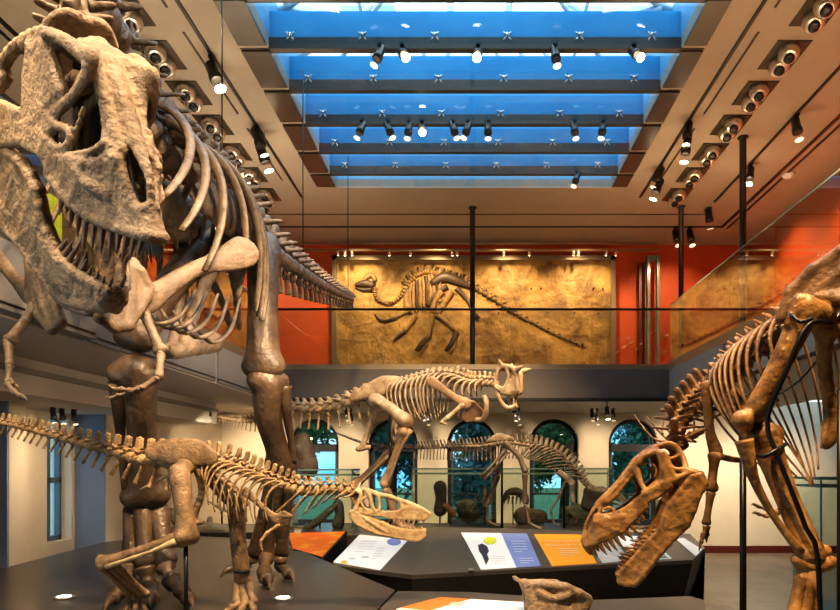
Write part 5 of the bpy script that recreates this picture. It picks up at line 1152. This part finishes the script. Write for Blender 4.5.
# far leg (hidden behind the near one for the most part)
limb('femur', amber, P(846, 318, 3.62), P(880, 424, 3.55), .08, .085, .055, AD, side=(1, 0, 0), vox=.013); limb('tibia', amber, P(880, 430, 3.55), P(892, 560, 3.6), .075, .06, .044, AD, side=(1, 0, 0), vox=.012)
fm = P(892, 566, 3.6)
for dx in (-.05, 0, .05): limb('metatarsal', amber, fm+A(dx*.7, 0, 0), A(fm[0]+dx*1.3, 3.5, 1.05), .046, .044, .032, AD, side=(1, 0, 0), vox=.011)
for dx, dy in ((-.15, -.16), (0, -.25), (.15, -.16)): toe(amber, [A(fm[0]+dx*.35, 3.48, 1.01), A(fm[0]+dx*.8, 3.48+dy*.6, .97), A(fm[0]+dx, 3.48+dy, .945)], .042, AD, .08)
# black iron mount
part('support_rod', MB().tube([P(832, 322, 3.24), P(812, 322, 3.1), P(800, 338, 3.08), P(786, 372, 3.1), P(770, 408, 3.14), P(768, 430, 3.16), P(776, 452, 3.14), P(792, 492, 3.12), P(806, 528, 3.1), P(818, 560, 3.08), A(P(822, 590, 3.1)[0], 3.1, .9)], [.012]*11, 8, sub=3).mesh('support_rod', M['iron']), amber)
rod(amber, P(743, 455, 3.55), A(P(743, 455, 3.55)[0], 3.55, .9), .019)
part('support_rod', MB().tube([P(743, 458, 3.55), P(740, 420, 3.9), P(738, 396, 4.02)], [.016]*3, 8, sub=3).mesh('support_rod', M['iron']), amber)
part('cable', MB().tube([P(772, 398, 3.3), P(800, 380, 3.5), P(824, 352, 3.4)], [.006]*3, 6, sub=4).mesh('cable', M['black']), amber)
for py, px in ((452, 768), (446, 752)):
    pass
q0, q1 = P(757, 455, 3.18), P(786, 444, 3.24)
part('strap', MB().tube([q0, P(765, 456, 3.13), P(776, 450, 3.14), q1], [.011]*4, 6, sub=3).mesh('strap', M['black']), amber); part('strap', MB().tube([P(791, 314, 3.12), P(800, 322, 3.08), P(812, 318, 3.1)], [.010]*3, 6, sub=3).mesh('strap', M['black']), amber)
rod(amber, P(840, 390, 3.0), A(P(840, 390, 3.0)[0], 3.0, .9), .014)
# ================================================================== PLATFORMS, CONSOLE, CASES
pl = [G(0, 569, PZ), G(104, 532, PZ), G(240, 538, PZ), G(288, 545, PZ), G(395, 590, PZ)]
poly = [A(-5.55, 3.2, PZ)] + pl[:1] + pl[1:] + [A(-.75, 5.2, PZ), A(-.9, 3.2, PZ)]
poly[1] = A(-5.25, pl[0][1], PZ); poly[2] = A(-5.50, 9.6, PZ)
poly.insert(3, A(-5.0, 10.6, PZ))
pf = MB(); pf.prism(poly, (0, 0, -PZ+.0))
o = top('exhibit_platform', pf.mesh('exhibit_platform', M['plat']), 'large dark brown platform under the two skeletons at the left', 'platform')
s0 = MB().prism([G(345, 570, PZ+.001), G(395, 590, PZ+.001), A(-.75, 5.2, PZ+.001), A(-1.0, 5.3, PZ+.001)], (0, 0, .004))
for px, py, lb in ((64, 598, 'small round uplight in the platform, near the lower left corner of the photo'), (283, 599, 'small round uplight in the platform, right of the brown feet')):
    g = G(px, py, PZ); t = thing('floor_uplight', lb, 'floor light', g)
    part('ring', MB().lathe(g, (0, 0, 1), [(0, .085), (.012, .085), (.014, .06)], 18).mesh('ring', M['chrome']), t); part('lens', MB().lathe(g+A(0, 0, .012), (0, 0, 1), [(0, .06), (.006, .055)], 16).mesh('lens', M['up']), t)
# low front platform
LZ = .88
lp = [A(-.70, 5.0, LZ), G(398, 591, LZ), G(470, 592, LZ), G(590, 600, LZ), G(690, 596, LZ), G(704, 600, LZ), G(706, 612, LZ), A(1.9, 4.3, LZ), A(3.2, 4.0, LZ), A(3.2, 2.4, LZ), A(-.70, 2.4, LZ)]
top('low_platform', MB().prism(lp, (0, 0, -LZ)).mesh('low_platform', M['console']), 'low grey platform along the bottom of the photo under the amber skeleton', 'platform')
M['band'] = mat('panel_deep_orange', (.62, .19, .03), .5)
t = thing('reading_panel', 'slanted orange and white reading panel at the bottom edge, left of the snout fossil', 'information panel', G(460, 604, LZ))
def gp(px, py, z=LZ+.03): return G(px, py, z)
part('sheet', MB().prism([gp(440, 597), gp(540, 603), gp(560, 616), gp(396, 609)], (0, 0, -.028)).mesh('sheet', M['label']), t)
part('orange_band', MB().prism([gp(440, 597, LZ+.032), gp(470, 598.7, LZ+.032), gp(430, 610.3, LZ+.032), gp(400, 607.5, LZ+.032)], (0, 0, -.004)).mesh('orange_band', M['band']), t)
part('picture', MB().prism([gp(452, 602, LZ+.035), gp(466, 602, LZ+.035), gp(460, 605, LZ+.035), gp(448, 605, LZ+.035)], (0, 0, -.004)).mesh('picture', M['lgrey']), t)
# snout fossil in the foreground
k = Sym(P(556, 598, 4.75), A(.15, -1, .1)); c = lambda a, b_, w: (390+a/3.652, 560+b_/3.652, w)
k.path([c(454, 64, .005), c(462, 70, .01), c(480, 80, .015), c(505, 94, .03)], [.010, .007, .010, .018]); k.poly([c(500, 90, .03), c(560, 92, .10), c(640, 98, .14), c(690, 122, .15), c(722, 142, .12), c(716, 170, .12), c(640, 196, .13), c(560, 210, .10), c(520, 190, .06), c(512, 120, .04)], .028)
k.roof([c(490, 84, .02), c(520, 92, .06), (c(580, 92, .11)), c(640, 96, .14), c(690, 118, .14), c(722, 140, .1)], .02); k.path([c(640, 96, .14), c(690, 120, .15), c(724, 142, .12), c(722, 160, .12)], [.02, .022, .024, .02]); k.path([c(700, 172, .12), c(712, 186, .12)], [.02, .02])
k.path([c(512, 100, .04), c(520, 150, .06), c(540, 205, .08)], [.02, .018, .024]); k.path([c(548, 120, .10), c(600, 140, .125), c(650, 130, .15)], [.03, .02, .03])
sn = thing('beaked_skull', 'rough brown beaked skull fossil at the bottom centre', 'fossil skull', G(556, 612, LZ)); part('skull', solid_mesh('skull', k.s, .010, .018, mat('bone_beaked', (.42, .30, .175), .6, col2=(.15, .10, .06), scale=13, bump=.8, bscale=45, ramp=(.38, .66))), sn)
rod(sn, P(560, 600, 4.8), A(P(560, 600, 4.8)[0], 4.8, LZ), .02)
# the console of information panels
t = thing('information_console', 'long dark faceted console with slanted information panels in the centre', 'console', A(.9, 8.6, 0))
def q(px, py, z): return G(px, py, z)
B0, B1, B2, B3 = q(440, 527, 1.0), q(585, 530, 1.0), q(673, 533, 1.0), q(690, 534, 1.0)
# ---
F0, F1, F2, F3 = q(412, 575, .80), q(557, 567.5, .80), q(692, 560, .80), q(705, 548, .80)
LF0, LB0 = q(331, 565, .80), q(362, 531, 1.0)
def onplane(px, py, a, b_, c_):
    n_ = np.cross(b_-a, c_-a); d = A((px-CX)/FOC, 1, (CY-py)/FOC); o_ = A(0, 0, EYE); return o_ + d*(((a-o_) @ n_)/(d @ n_))
B2 = onplane(673, 533, F0, F2, B0); LB0 = onplane(362, 531, LF0, F0, B0)
B3 = onplane(690, 534, F2, F3, B2)
cb = MB(); v = [B0, B2, F2, F0]; dn = lambda p, z=0.0, off=(0, .35): A(p[0]+off[0], p[1]+off[1], z)
tp = MB(); th = A(0, 0, -.045)
tp.prism([F0, F2, B2, B0], th).prism([LF0, F0, B0, LB0], th).prism([F2, F3, B3, B2], th)
part('slanted_top', tp.mesh('slanted_top', M['console']), t)
ft_ = MB()
for a_, b_ in ((LF0, F0), (F0, F2), (F2, F3), (F3, B3)):
    sgn = 1 if b_ is not B3 else 0
    a2, b2 = dn(a_+th, .0, (0, .42*sgn+.05)), dn(b_+th, .0, (0, .42*sgn+.05)); ft_.add([a_+th*.9, b_+th*.9, b2, a2], [(0, 1, 2, 3)])
bb = [B3, B2, B0, LB0, LF0]
for a_, b_ in zip(bb[:-1], bb[1:]): ft_.add([a_+th*.9, b_+th*.9, A(b_[0], b_[1], 0), A(a_[0], a_[1], 0)], [(0, 1, 2, 3)])
part('front_panel', ft_.mesh('front_panel', M['consdark']), t)
kp = MB(); 
for a_, b_ in ((LF0, F0), (F0, F2), (F2, F3)):
    kp.add([dn(a_, .10, (0, .30)), dn(b_, .10, (0, .30)), dn(b_, 0, (0, .26)), dn(a_, 0, (0, .26))], [(0, 1, 2, 3)])
part('kick_plate', kp.mesh('kick_plate', M['console']), t)
class Facet:
    """pixel -> point on the plane through three points of the console top, lifted by h"""
    def __init__(s, a, b, c_): s.o = a; s.n = nrm(np.cross(b-a, c_-a)); s.n = s.n if s.n[2] > 0 else -s.n
    def __call__(s, px, py, h=.006):
        d = A((px-CX)/FOC, 1, (CY-py)/FOC); o = A(0, 0, EYE); return o + d*(((s.o+s.n*h-o) @ s.n)/(d @ s.n))
FM, FL, FE = Facet(F0, F2, B0), Facet(LF0, F0, B0), Facet(F2, F3, B2)
def sheet(nme, fc, pts, m, par, h=.008, th_=.006): return part(nme, MB().prism([fc(*p_, h) for p_ in pts], -fc.n*th_).mesh(nme, m), par)
def lines(par, fc, x0, y0, dx, dy, n_, wx, m, lh=.35, h=.011):
    b = MB()
    for i in range(n_):
        f_ = wx*(1 if i < n_-1 else .6); x_, yy = x0+dx*i, y0+dy*i
        b.add([fc(x_, yy, h), fc(x_+f_, yy, h), fc(x_+f_+.2, yy+lh, h), fc(x_+.2, yy+lh, h)], [(0, 1, 2, 3)])
    return part('lettering', b.mesh('lettering', m), par)
def disc(nme, fc, px, py, rx, ry, m, par, h=.010): return part(nme, MB().prism([fc(px+rx*math.cos(a_), py+ry*math.sin(a_), h) for a_ in np.linspace(0, 2*math.pi, 20, endpoint=False)], -fc.n*.002).mesh(nme, m), par)
# left facet: white panel with a blue disc
p1 = sheet('graphic_panel', FL, [(360, 534.5), (408, 540), (380, 570), (333, 562)], M['label'], t); p1['label'] = 'white panel with a violet-blue disc'
disc('blue_disc', FL, 394, 541.8, 7, 3.6, M['lblue'], p1); lines(p1, FL, 361, 541, -1.5, 2.6, 5, 16, M['inkg']); lines(p1, FL, 377, 548, -1.6, 2.6, 5, 9, M['inkg']); disc('orange_dot', FL, 344, 562, 3.2, 1.6, M['lorange'], p1); disc('small_drawing', FL, 365, 557, 4, .9, M['inkg'], p1); disc('small_drawing', FL, 352, 558.5, 3.5, .9, M['inkg'], p1)
# middle: white and blue panel with a drawing
p2 = sheet('graphic_panel', FM, [(461, 532.5), (527, 533.5), (541, 566), (481, 569.5)], M['label'], t); p2['label'] = 'white and blue panel with a lime disc'
sheet('blue_block', FM, [(501, 533.1), (527, 533.5), (541, 566), (516.5, 567.4)], M['lblue'], p2, .010, .003); disc('lime_disc', FM, 490, 540.6, 6.4, 3.8, M['yel'], p2, .011)
part('animal_drawing', MB().prism([FM(*z_, .011) for z_ in ((478, 545), (482, 543.5), (487, 546), (489, 551), (487, 554), (489, 559), (486, 565), (484, 560), (482, 555), (479, 551))], -FM.n*.002).mesh('animal_drawing', M['ink']), p2)
lines(p2, FM, 490, 556, .6, 2.4, 4, 15, M['inkg']); lines(p2, FM, 511, 541, .8, 2.6, 5, 14, M['label'], .4, .014); lines(p2, FM, 519, 558, .8, 2.3, 3, 14, M['label'], .4, .014)
# orange panel with the heading
p3 = sheet('graphic_panel', FM, [(534, 534), (581, 534.5), (597, 563.2), (552, 566)], M['lorange'], t); p3['label'] = 'orange panel with a white heading'
def text(fc, px, py, s_, size, m, par, nme='heading'):
    cu = bpy.data.curves.new(nme, 'FONT'); cu.body = s_; cu.size = size; cu.materials.append(m); c0_ = bpy.data.objects.new('tmp', cu); COL.objects.link(c0_); dg_ = bpy.context.evaluated_depsgraph_get(); me_ = bpy.data.meshes.new_from_object(c0_.evaluated_get(dg_)); bpy.data.objects.remove(c0_); o_ = bpy.data.objects.new(nme, me_); link(o_, par)
    ex = nrm(fc(px+10, py-.15, .016)-fc(px, py, .016)); ez = fc.n; ey = np.cross(ez, ex); o_.matrix_basis = Matrix.Translation(-wloc(par)) @ frame4(fc(px, py, .016), ex, ey, ez); return o_
text(FM, 543, 541.6, 'What did the', .115, M['label'], p3); text(FM, 545.5, 545.6, 'dinosaurs eat?', .115, M['label'], p3)
lines(p3, FM, 557, 548.2, 1.1, 2.2, 4, 21, M['label'], .32, .014)
p4 = sheet('graphic_panel', FM, [(586, 535), (610, 535.5), (631, 561), (602, 563)], M['lgrey'], t); p4['label'] = 'grey photo panel'
p5 = sheet('graphic_panel', FM, [(614, 535.6), (648, 536.2), (672, 558.5), (636, 560.6)], M['label'], t); p5['label'] = 'white and green panel behind the amber jaws'
sheet('green_photo', FM, [(624, 547), (656, 546), (668, 557.8), (635, 559.6)], M['lgreen'], p5, .011, .003)
p6 = sheet('graphic_panel', FE, [(675, 538), (684, 538), (702, 549.5), (696, 556)], M['label'], t); p6['label'] = 'small white end panel'
disc('button', FM, 471, 569.3, 3, 1.3, M['chrome'], t, .02)
# red-orange side panel in front of the left case
t = thing('side_panel', 'bright red-orange slanted panel between the platform and the left glass case', 'information panel', G(315, 545, .85))
sp_pts = [(288, 533), (345, 531.5), (322, 557), (293, 549)]
part('panel_top', MB().prism([G(a_, b_, .95-.16*(b_-531)/26) for a_, b_ in sp_pts], (0, 0, -.03)).mesh('panel_top', M['lred']), t)
a_, b_ = G(345, 531.5, .95), G(322, 557, .79); part('side_board', MB().prism([a_, b_, A(b_[0], b_[1], .02), A(a_[0], a_[1], .02)], (.03, .02, 0)).mesh('side_board', M['consdark']), t)
a_, b_ = G(293, 549, .85), G(322, 557, .79); part('front_board', MB().prism([a_, b_, A(b_[0], b_[1]+.05, .02), A(a_[0], a_[1]+.05, .02)], (0, .03, 0)).mesh('front_board', M['consdark']), t)
# plinth behind the console
PB = .86
top('back_plinth', MB().prism([A(-2.75, 10.22, PB), A(2.6, 10.22, PB), A(2.9, 12.4, PB), A(-3.2, 12.4, PB)], (0, 0, -PB)).mesh('back_plinth', M['plat']), 'dark plinth behind the console carrying the two middle skeletons', 'platform')
# glass cases
def case(label, x0, x1, y0, y1, z0, z1, base=None):
    t = thing('glass_case', label, 'display case', ((x0+x1)/2, (y0+y1)/2, z0 if base is None else base)); e = .008
    for bx in ((x0, x1, y0, y0+e), (x0, x1, y1-e, y1), (x0, x0+e, y0, y1), (x1-e, x1, y0, y1)): part('glass_pane', MB().box(bx[0], bx[1], bx[2], bx[3], z0, z1).mesh('glass_pane', M['glass']), t)
    fr_ = MB()
    for zz in (z1, z1-.09): fr_.box(x0-.01, x1+.01, y0-.01, y0+.012, zz-.012, zz+.012).box(x0-.01, x1+.01, y1-.012, y1+.01, zz-.012, zz+.012).box(x0-.01, x0+.012, y0, y1, zz-.012, zz+.012).box(x1-.012, x1+.01, y0, y1, zz-.012, zz+.012)
    for x_ in (x0, x1): fr_.box(x_-.008, x_+.008, y0-.008, y0+.008, z0, z1)
    part('edge_frame', fr_.mesh('edge_frame', M['edge']), t)
    if base is not None: part('base', MB().box(x0, x1, y0, y1, base, z0).mesh('base', M['console']), t)
    return t
case('glass case behind the small pale skull, dark bones inside', P(286, 0, 11.0)[0], P(352, 0, 11.0)[0], 11.0, 11.75, PB+.01, 1.90)
case('long glass case by the windows with turtle shell and small fossils', P(412, 0, 11.85)[0], P(613, 0, 11.85)[0], 11.85, 12.36, PB+.01, 1.91)
case('tall glass case at the right edge behind the amber leg', 4.02, 5.2, 7.35, 8.0, .30, 1.83, .0)
# fossils in and on the cases
def lump(name, label, cat, pts, rad, m, Y, vox=.014, kk=.03, stand=None, g=None, z0=None, Ld=(0, -1, 0), both=True):
    c0 = P(pts[0][0], pts[0][1], Y); t = thing(name, label, cat, A(c0[0], Y*DM, z0 if z0 is not None else PB), g); s = Solid(); s.path([P(p_[0], p_[1], Y+(p_[2] if len(p_) > 2 else 0)) for p_ in pts], [wr(r_, Y) for r_ in rad], 3)
    part('bone', solid_mesh('bone', s, vox, kk, m), t)
    if stand: 
        b_ = P(stand[0], stand[1], Y); rod(t, b_, A(b_[0], Y*DM, z0 if z0 is not None else PB), .014, 'stand')
    return t
def top_at(px, Y): return A(P(px, 0, Y)[0], Y, 0)
# big brown bone on top of the left case
t = thing('fossil_bone', 'rough brown fossil bone standing above the left glass case', 'fossil', A(P(304, 470, 11.3)[0], 11.3, 1.91))
s = Solid(); s.path([P(303, 440, 11.3), P(303, 452, 11.3), P(306, 462, 11.3), P(306, 468, 11.3)], [wr(x_, 11.3) for x_ in (7.5, 10.5, 10, 12)], 3); s.ball(P(297, 450, 11.2), .12); s.ball(P(311, 465, 11.25), .1); s.ball(P(299, 440, 11.3), .09)
part('bone', solid_mesh('bone', s, .018, .04, M['fossil']), t); part('stand', MB().box(P(293, 0, 11.3)[0], P(317, 0, 11.3)[0], 11.2, 11.4, 1.915, 1.94).mesh('stand', M['black']), t)
lump('fossil_bone', 'curved dark rib bone leaning in the left glass case', 'fossil', [(306, 529), (318, 521), (328, 512), (336, 505)], [3.2, 3.8, 3.4, 2.5], M['fossil'], 11.3, .014, .02, (320, 522))
lump('fossil_bone', 'upright dark bone in the left glass case, right of the curved rib', 'fossil', [(338, 504), (340, 514), (338, 524)], [5, 4, 6], M['fossil'], 11.4, .016, .03, (338, 524))
DM = 1.05
lump('fossil_bone', 'upright dark leg bones in the long case, left of the turtle shell', 'fossil', [(440, 487), (441, 498), (440, 510)], [6.5, 5, 6.5], M['fossil'], 11.6, .016, .03, (440, 508))
lump('fossil_bone', 'small reddish claw bone at the foot of the dark leg bones', 'fossil', [(446, 506), (451, 511), (455, 516)], [3.4, 3, 2], mat('fossil_red', (.26, .10, .05), .6), 11.45, .014, .02, (451, 512))
t = thing('turtle_shell', 'round green-brown fossil turtle shell in the long case', 'fossil', A(P(469, 524, 11.6)[0], 11.6*DM, PB)); s = Solid(); s.ball(P(468, 511, 11.6), wr(12.5, 11.6), fl=(A(.5, 1, .3), 2.2)); me = solid_mesh('shell', s, .016, .02, M['shell']); part('shell', me, t)
b2 = MB()
for z_ in ([(458, 505), (466, 508), (474, 502)], [(466, 508), (467, 520)], [(474, 502), (479, 512)], [(466, 508), (474, 514), (480, 514)]): b2.tube([P(x_, y__, 11.40) for x_, y__ in z_], [.012]*len(z_), 6, sub=2)
part('shell_seam', b2.mesh('shell_seam', M['fossil']), t); rod(t, P(468, 522, 11.6), A(P(468, 522, 11.6)[0], 11.6*DM, PB), .014, 'stand')
lump('fossil_spike', 'upright orange-brown spike fossil in the long case, right of the turtle shell', 'fossil', [(485, 486), (485, 496), (485, 506)], [1.2, 1.6, 1.9], M['allo'], 11.5, .010, .01, (485, 505))
t = thing('fossil_jaw', 'small dark toothed jaw on a thin post in the long case', 'fossil', A(P(513, 525, 11.5)[0], 11.5*DM, PB)); s = Solid(); s.path([P(504, 500, 11.5), P(508, 493, 11.5), P(516, 491.5, 11.5), P(524, 496, 11.5), P(526, 502, 11.5)], [wr(x_, 11.5) for x_ in (2.2, 3, 4, 4, 3)], 3)
for i in range(5): s.cone(P(505+i*4, 497, 11.45), P(504+i*4, 504, 11.42), .025, .012)
part('bone', solid_mesh('bone', s, .013, .02, M['fossil']), t); rod(t, P(513, 500, 11.5), A(P(513, 500, 11.5)[0], 11.5*DM, PB), .012, 'stand')
t = thing('fossil_shield', 'dark oval fossil plate lying in the long case behind the plant eater', 'fossil', A(P(531, 526, 11.5)[0], 11.5*DM, PB)); s = Solid(); s.cone(P(523, 516, 11.5), P(540, 517, 11.5), wr(9.5, 11.5), wr(7.5, 11.5), fl=(A(0, 1, .2), 2.5)); part('bone', solid_mesh('bone', s, .016, .02, M['fossil']), t); rod(t, P(531, 522, 11.5), A(P(531, 522, 11.5)[0], 11.5*DM, PB), .014, 'stand')
t = thing('fossil_block', 'mottled green-brown fossil block at the right end of the long case', 'fossil', A(P(577, 527, 11.45)[0], 11.45*DM, PB)); s = Solid(); s.poly([P(566, 512, 11.45), P(576, 508, 11.45), P(587, 511, 11.45), P(589, 524, 11.45), P(570, 526, 11.45)], .09); part('bone', solid_mesh('bone', s, .016, .03, M['shell']), t)
b2 = MB(); b2.tube([P(569, 512, 11.33), P(577, 520, 11.3), P(588, 513, 11.33)], [.014]*3, 6, sub=2).tube([P(577, 520, 11.3), P(574, 526, 11.3)], [.014]*2, 6); part('seam', b2.mesh('seam', M['fossil']), t)
t = thing('fossil_skull', 'dark brown blunt skull under the plant eater neck', 'fossil', A(P(596, 510, 11.4)[0], 11.4*DM, PB)); s = Solid(); s.poly([P(588, 491, 11.4), P(602, 490, 11.4), P(605, 496, 11.4), P(598, 503, 11.4), P(588, 508, 11.4), (P(584, 506, 11.4))], .07); part('bone', solid_mesh('bone', s, .016, .03, M['fossil']), t); rod(t, P(595, 504, 11.4), A(P(595, 504, 11.4)[0], 11.4*DM, PB), .012, 'stand')
DM = 1.0
# pale skull and sign far behind, at the left
PC = .86
t = thing('fossil_skull', 'long pale low skull lying far behind between the left legs', 'fossil', A(P(215, 535, 11.2)[0], 11.2, PC)); s = Solid(); s.path([P(199, 530, 11.2), P(210, 528, 11.2), P(222, 529, 11.2), P(234, 534, 11.2)], [wr(x_, 11.2) for x_ in (3.6, 5.5, 4.2, 2)], 3); s.path([P(209, 523, 11.2), P(210, 519, 11.2)], [.04, .05], 1); s.path([P(198, 534, 11.2), P(216, 534.5, 11.2), P(233, 537, 11.2)], [.05, .06, .03], 3); part('bone', solid_mesh('bone', s, .016, .03, M['pale']), t)
lump('fossil_skull', 'small pale skull far behind the brown foot, left of the long pale one', 'fossil', [(171, 512), (178, 520), (186, 528)], [4.5, 6, 4], M['pale'], 11.3, .016, .03, None, None, PC)
lump('fossil_bone', 'pale curved jaw bone floating high in the far left case', 'fossil', [(210, 502), (220, 508), (232, 513)], [1, 1.8, 1.4], M['pale'], 11.3, .010, .01, (222, 509), None, PC)
top('far_plinth', MB().box(-5.45, -3.4, 10.75, 12.3, 0, PC-.01).mesh('far_plinth', M['plat']), 'plinth far behind the left skeletons carrying pale skulls', 'platform')
t = thing('striped_sign', 'small white sign with orange stripes on the far left wall', 'sign', A(P(165, 500, 14.3)[0], 14.3, 1.2)); z_ = [P(156, 474, 14.34), P(172, 474, 14.34), P(172, 499, 14.34), P(156, 499, 14.34)]
part('board', MB().prism(z_, (0, .03, 0)).mesh('board', M['label']), t); sb = MB()
for i in range(3): sb.prism([P(163, 482+i*4, 14.33), P(172, 482+i*4, 14.33), P(172, 484.4+i*4, 14.33), P(163, 484.4+i*4, 14.33)], (0, .008, 0))
part('stripe', sb.mesh('stripe', mat('stripe_orange', (.6, .18, .06), .6)), t)
# small grey tools lying on the right ledge
for i, (px, py) in enumerate(((690, 392), (699, 390))):
    Y = 11.38; a_, b_ = P(px-4, py+3, Y), P(px+4, py-3, Y)
    top('ledge_lamp', MB().tube([a_, (a_+b_)/2, b_], [.02, .03, .02], 8).mesh('ledge_lamp', M['tool']), f'small grey lamp on the right ledge below the glass, {["left", "right"][i]} one of two', 'lamp')
# ================================================================== LIGHT AND CAMERA
def spot(loc, tgt, pw, col=(1, .72, .44), ang=50, blend=.6, rad=.06):
    l = bpy.data.lights.new('spot_lamp', 'SPOT'); l.energy = pw; l.color = col; l.spot_size = math.radians(ang); l.spot_blend = blend; l.shadow_soft_size = rad
    o = bpy.data.objects.new('spot_lamp', l); COL.objects.link(o); o.location = loc
    o.rotation_euler = (Vector(tgt) - Vector(loc)).to_track_quat('-Z', 'Y').to_euler(); return o
def area(loc, tgt, pw, sx, sy, col=(1, .75, .48)):
    l = bpy.data.lights.new('area_lamp', 'AREA'); l.shape = 'RECTANGLE'; l.size = sx; l.size_y = sy; l.energy = pw; l.color = col
    o = bpy.data.objects.new('area_lamp', l); COL.objects.link(o); o.location = loc
    o.rotation_euler = (Vector(tgt) - Vector(loc)).to_track_quat('-Z', 'Y').to_euler(); return o
W1, W2 = (1, .67, .36), (1, .785, .55)
# mural and red walls
for x in (-2.4, -.8, .8, 2.4): spot((x, 12.9, 6.75), (x*1.02, 14.3, 5.2), 140, W1, 85, .8)
for x in (-4.6, 4.4): spot((x, 12.6, 6.7), (x, 14.4, 5.0), 85, W1, 80, .8)
for y in (6.0, 8.0, 10.2, 12.2): spot((4.8, y, 6.7), (6.2, y, 5.1), 150, W1, 95, .8); spot((-4.8, y, 6.7), (-6.2, y, 5.1), {6.0: 12, 8.0: 20, 10.2: 60, 12.2: 90}[y], W1, 95, .8)
# back wall under the mezzanine
for x in (-4.6, -2.65, -.87, .95, 2.76, 4.7): spot((x, 12.9, 3.05), (x, 14.4, 1.4), 60, W2, 100, .9)
spot((6.6, 12.6, 3.05), (6.6, 14.4, 1.2), 80, W2, 100, .9); spot((5.0, 11.5, 3.05), (5.2, 14.4, 1.0), 90, W2, 95, .9); spot((-4.6, 11.0, 2.7), (-5.0, 14.4, 1.2), 70, W2, 95, .9)
spot((-4.6, 8.3, 2.7), (-6.0, 8.6, 1.2), 40, W2, 110, .9)
for y in (5.2, 8.6): spot((-1.2, y, 3.0), (-4.4, y+.8, 3.1), 26, W2, 110, .9)  # added unseen spots that brighten the left fascia
# ceiling wash
for y in (6.0, 10.0): area((-3.3, y, 4.4), (-3.9, y, 7), 34, .25, 2.5, W2); area((3.3, y, 4.4), (3.9, y, 7), 26, .25, 2.5, W1)
# skeleton spots from the ceiling tracks, led by added unseen fill spots
KEYS = [
 ((-4.6, 1.2, 5.6), (-2.5, 3.3, 3.1), 300, W2, 45),  # added unseen spot, brightens the lower jaw
 ((.6, 6.0, 6.8), (-1.9, 8.3, 4.4), 260, W2, 45),  # added spot, brightens the shadowed tail
 ((-.2, 1.0, 4.6), (-2.0, 5.0, 3.0), 45, W2, 50),  # unseen front fill, hangs in mid air below the ceiling
 ((-.7, 1.5, 6.7), (-2.0, 3.4, 3.6), 360, W2, 45),       # big skull
 ((-3.2, 2.2, 6.6), (-2.3, 4.2, 3.6), 200, W2, 60),
 ((1.0, 3.6, 6.8), (-2.2, 5.4, 3.4), 250, W2, 55),      # big body
 ((-3.1, 5.2, 6.8), (-2.2, 7.4, 4.0), 160, W2, 60),
 ((-.3, 2.6, 6.6), (-2.5, 5.2, 1.6), 420, W1, 45),      # legs
 ((.4, 2.4, 6.6), (-1.6, 4.9, 1.8), 620, W1, 40),       # young skeleton
 ((-2.6, 2.2, 6.6), (-3.0, 4.7, 2.1), 380, W1, 40),
 ((1.2, 6.4, 6.8), (-.2, 10.2, 3.0), 700, W1, 45),       # horned skeleton
 ((-1.6, 6.9, 6.8), (-1.2, 10.2, 2.9), 320, W1, 45),
 ((2.2, 8.2, 6.8), (.9, 10.8, 1.9), 460, W1, 45),       # plant eater
 ((.2, 1.8, 6.6), (1.0, 3.8, 1.9), 640, W1, 38),        # amber skull
 ((3.1, 1.8, 6.6), (1.7, 3.6, 2.2), 520, W1, 50),
 ((3.2, 4.6, 6.8), (1.8, 3.8, 2.4), 260, W1, 50),
 ((.9, 5.4, 6.8), (.8, 8.2, .9), 300, W2, 50),          # console
 ((-1.2, 4.6, 6.8), (-.9, 8.6, .9), 240, W2, 45),
]
for l, t_, p_, c_, a_ in KEYS: spot(l, t_, p_, c_, a_, .7, .07)
spot((2.9, 9.6, 3.0), (3.4, 10.2, 0), 60, W2, 110, .9)
# daylight through the skylight
area((0, 8, 11), (0, 8, 6), 330, 6, 8, (.72, .87, 1.0))

cam = bpy.data.cameras.new('camera'); co = bpy.data.objects.new('camera', cam); COL.objects.link(co)
co.location = (0, 0, EYE); co.rotation_euler = (math.pi/2, 0, 0)
cam.sensor_fit = 'HORIZONTAL'; cam.sensor_width = 36; cam.lens = 36*FOC/840
cam.shift_x = -(CX-420)/840; cam.shift_y = (CY-305)/840; cam.clip_start = .05; cam.clip_end = 200
SC.camera = co
SC.view_settings.view_transform = 'Standard'; SC.view_settings.look = 'Medium High Contrast'; SC.view_settings.exposure = 1.2
SC.cycles.max_bounces = 8; SC.cycles.transparent_max_bounces = 16; SC.cycles.sample_clamp_indirect = 4
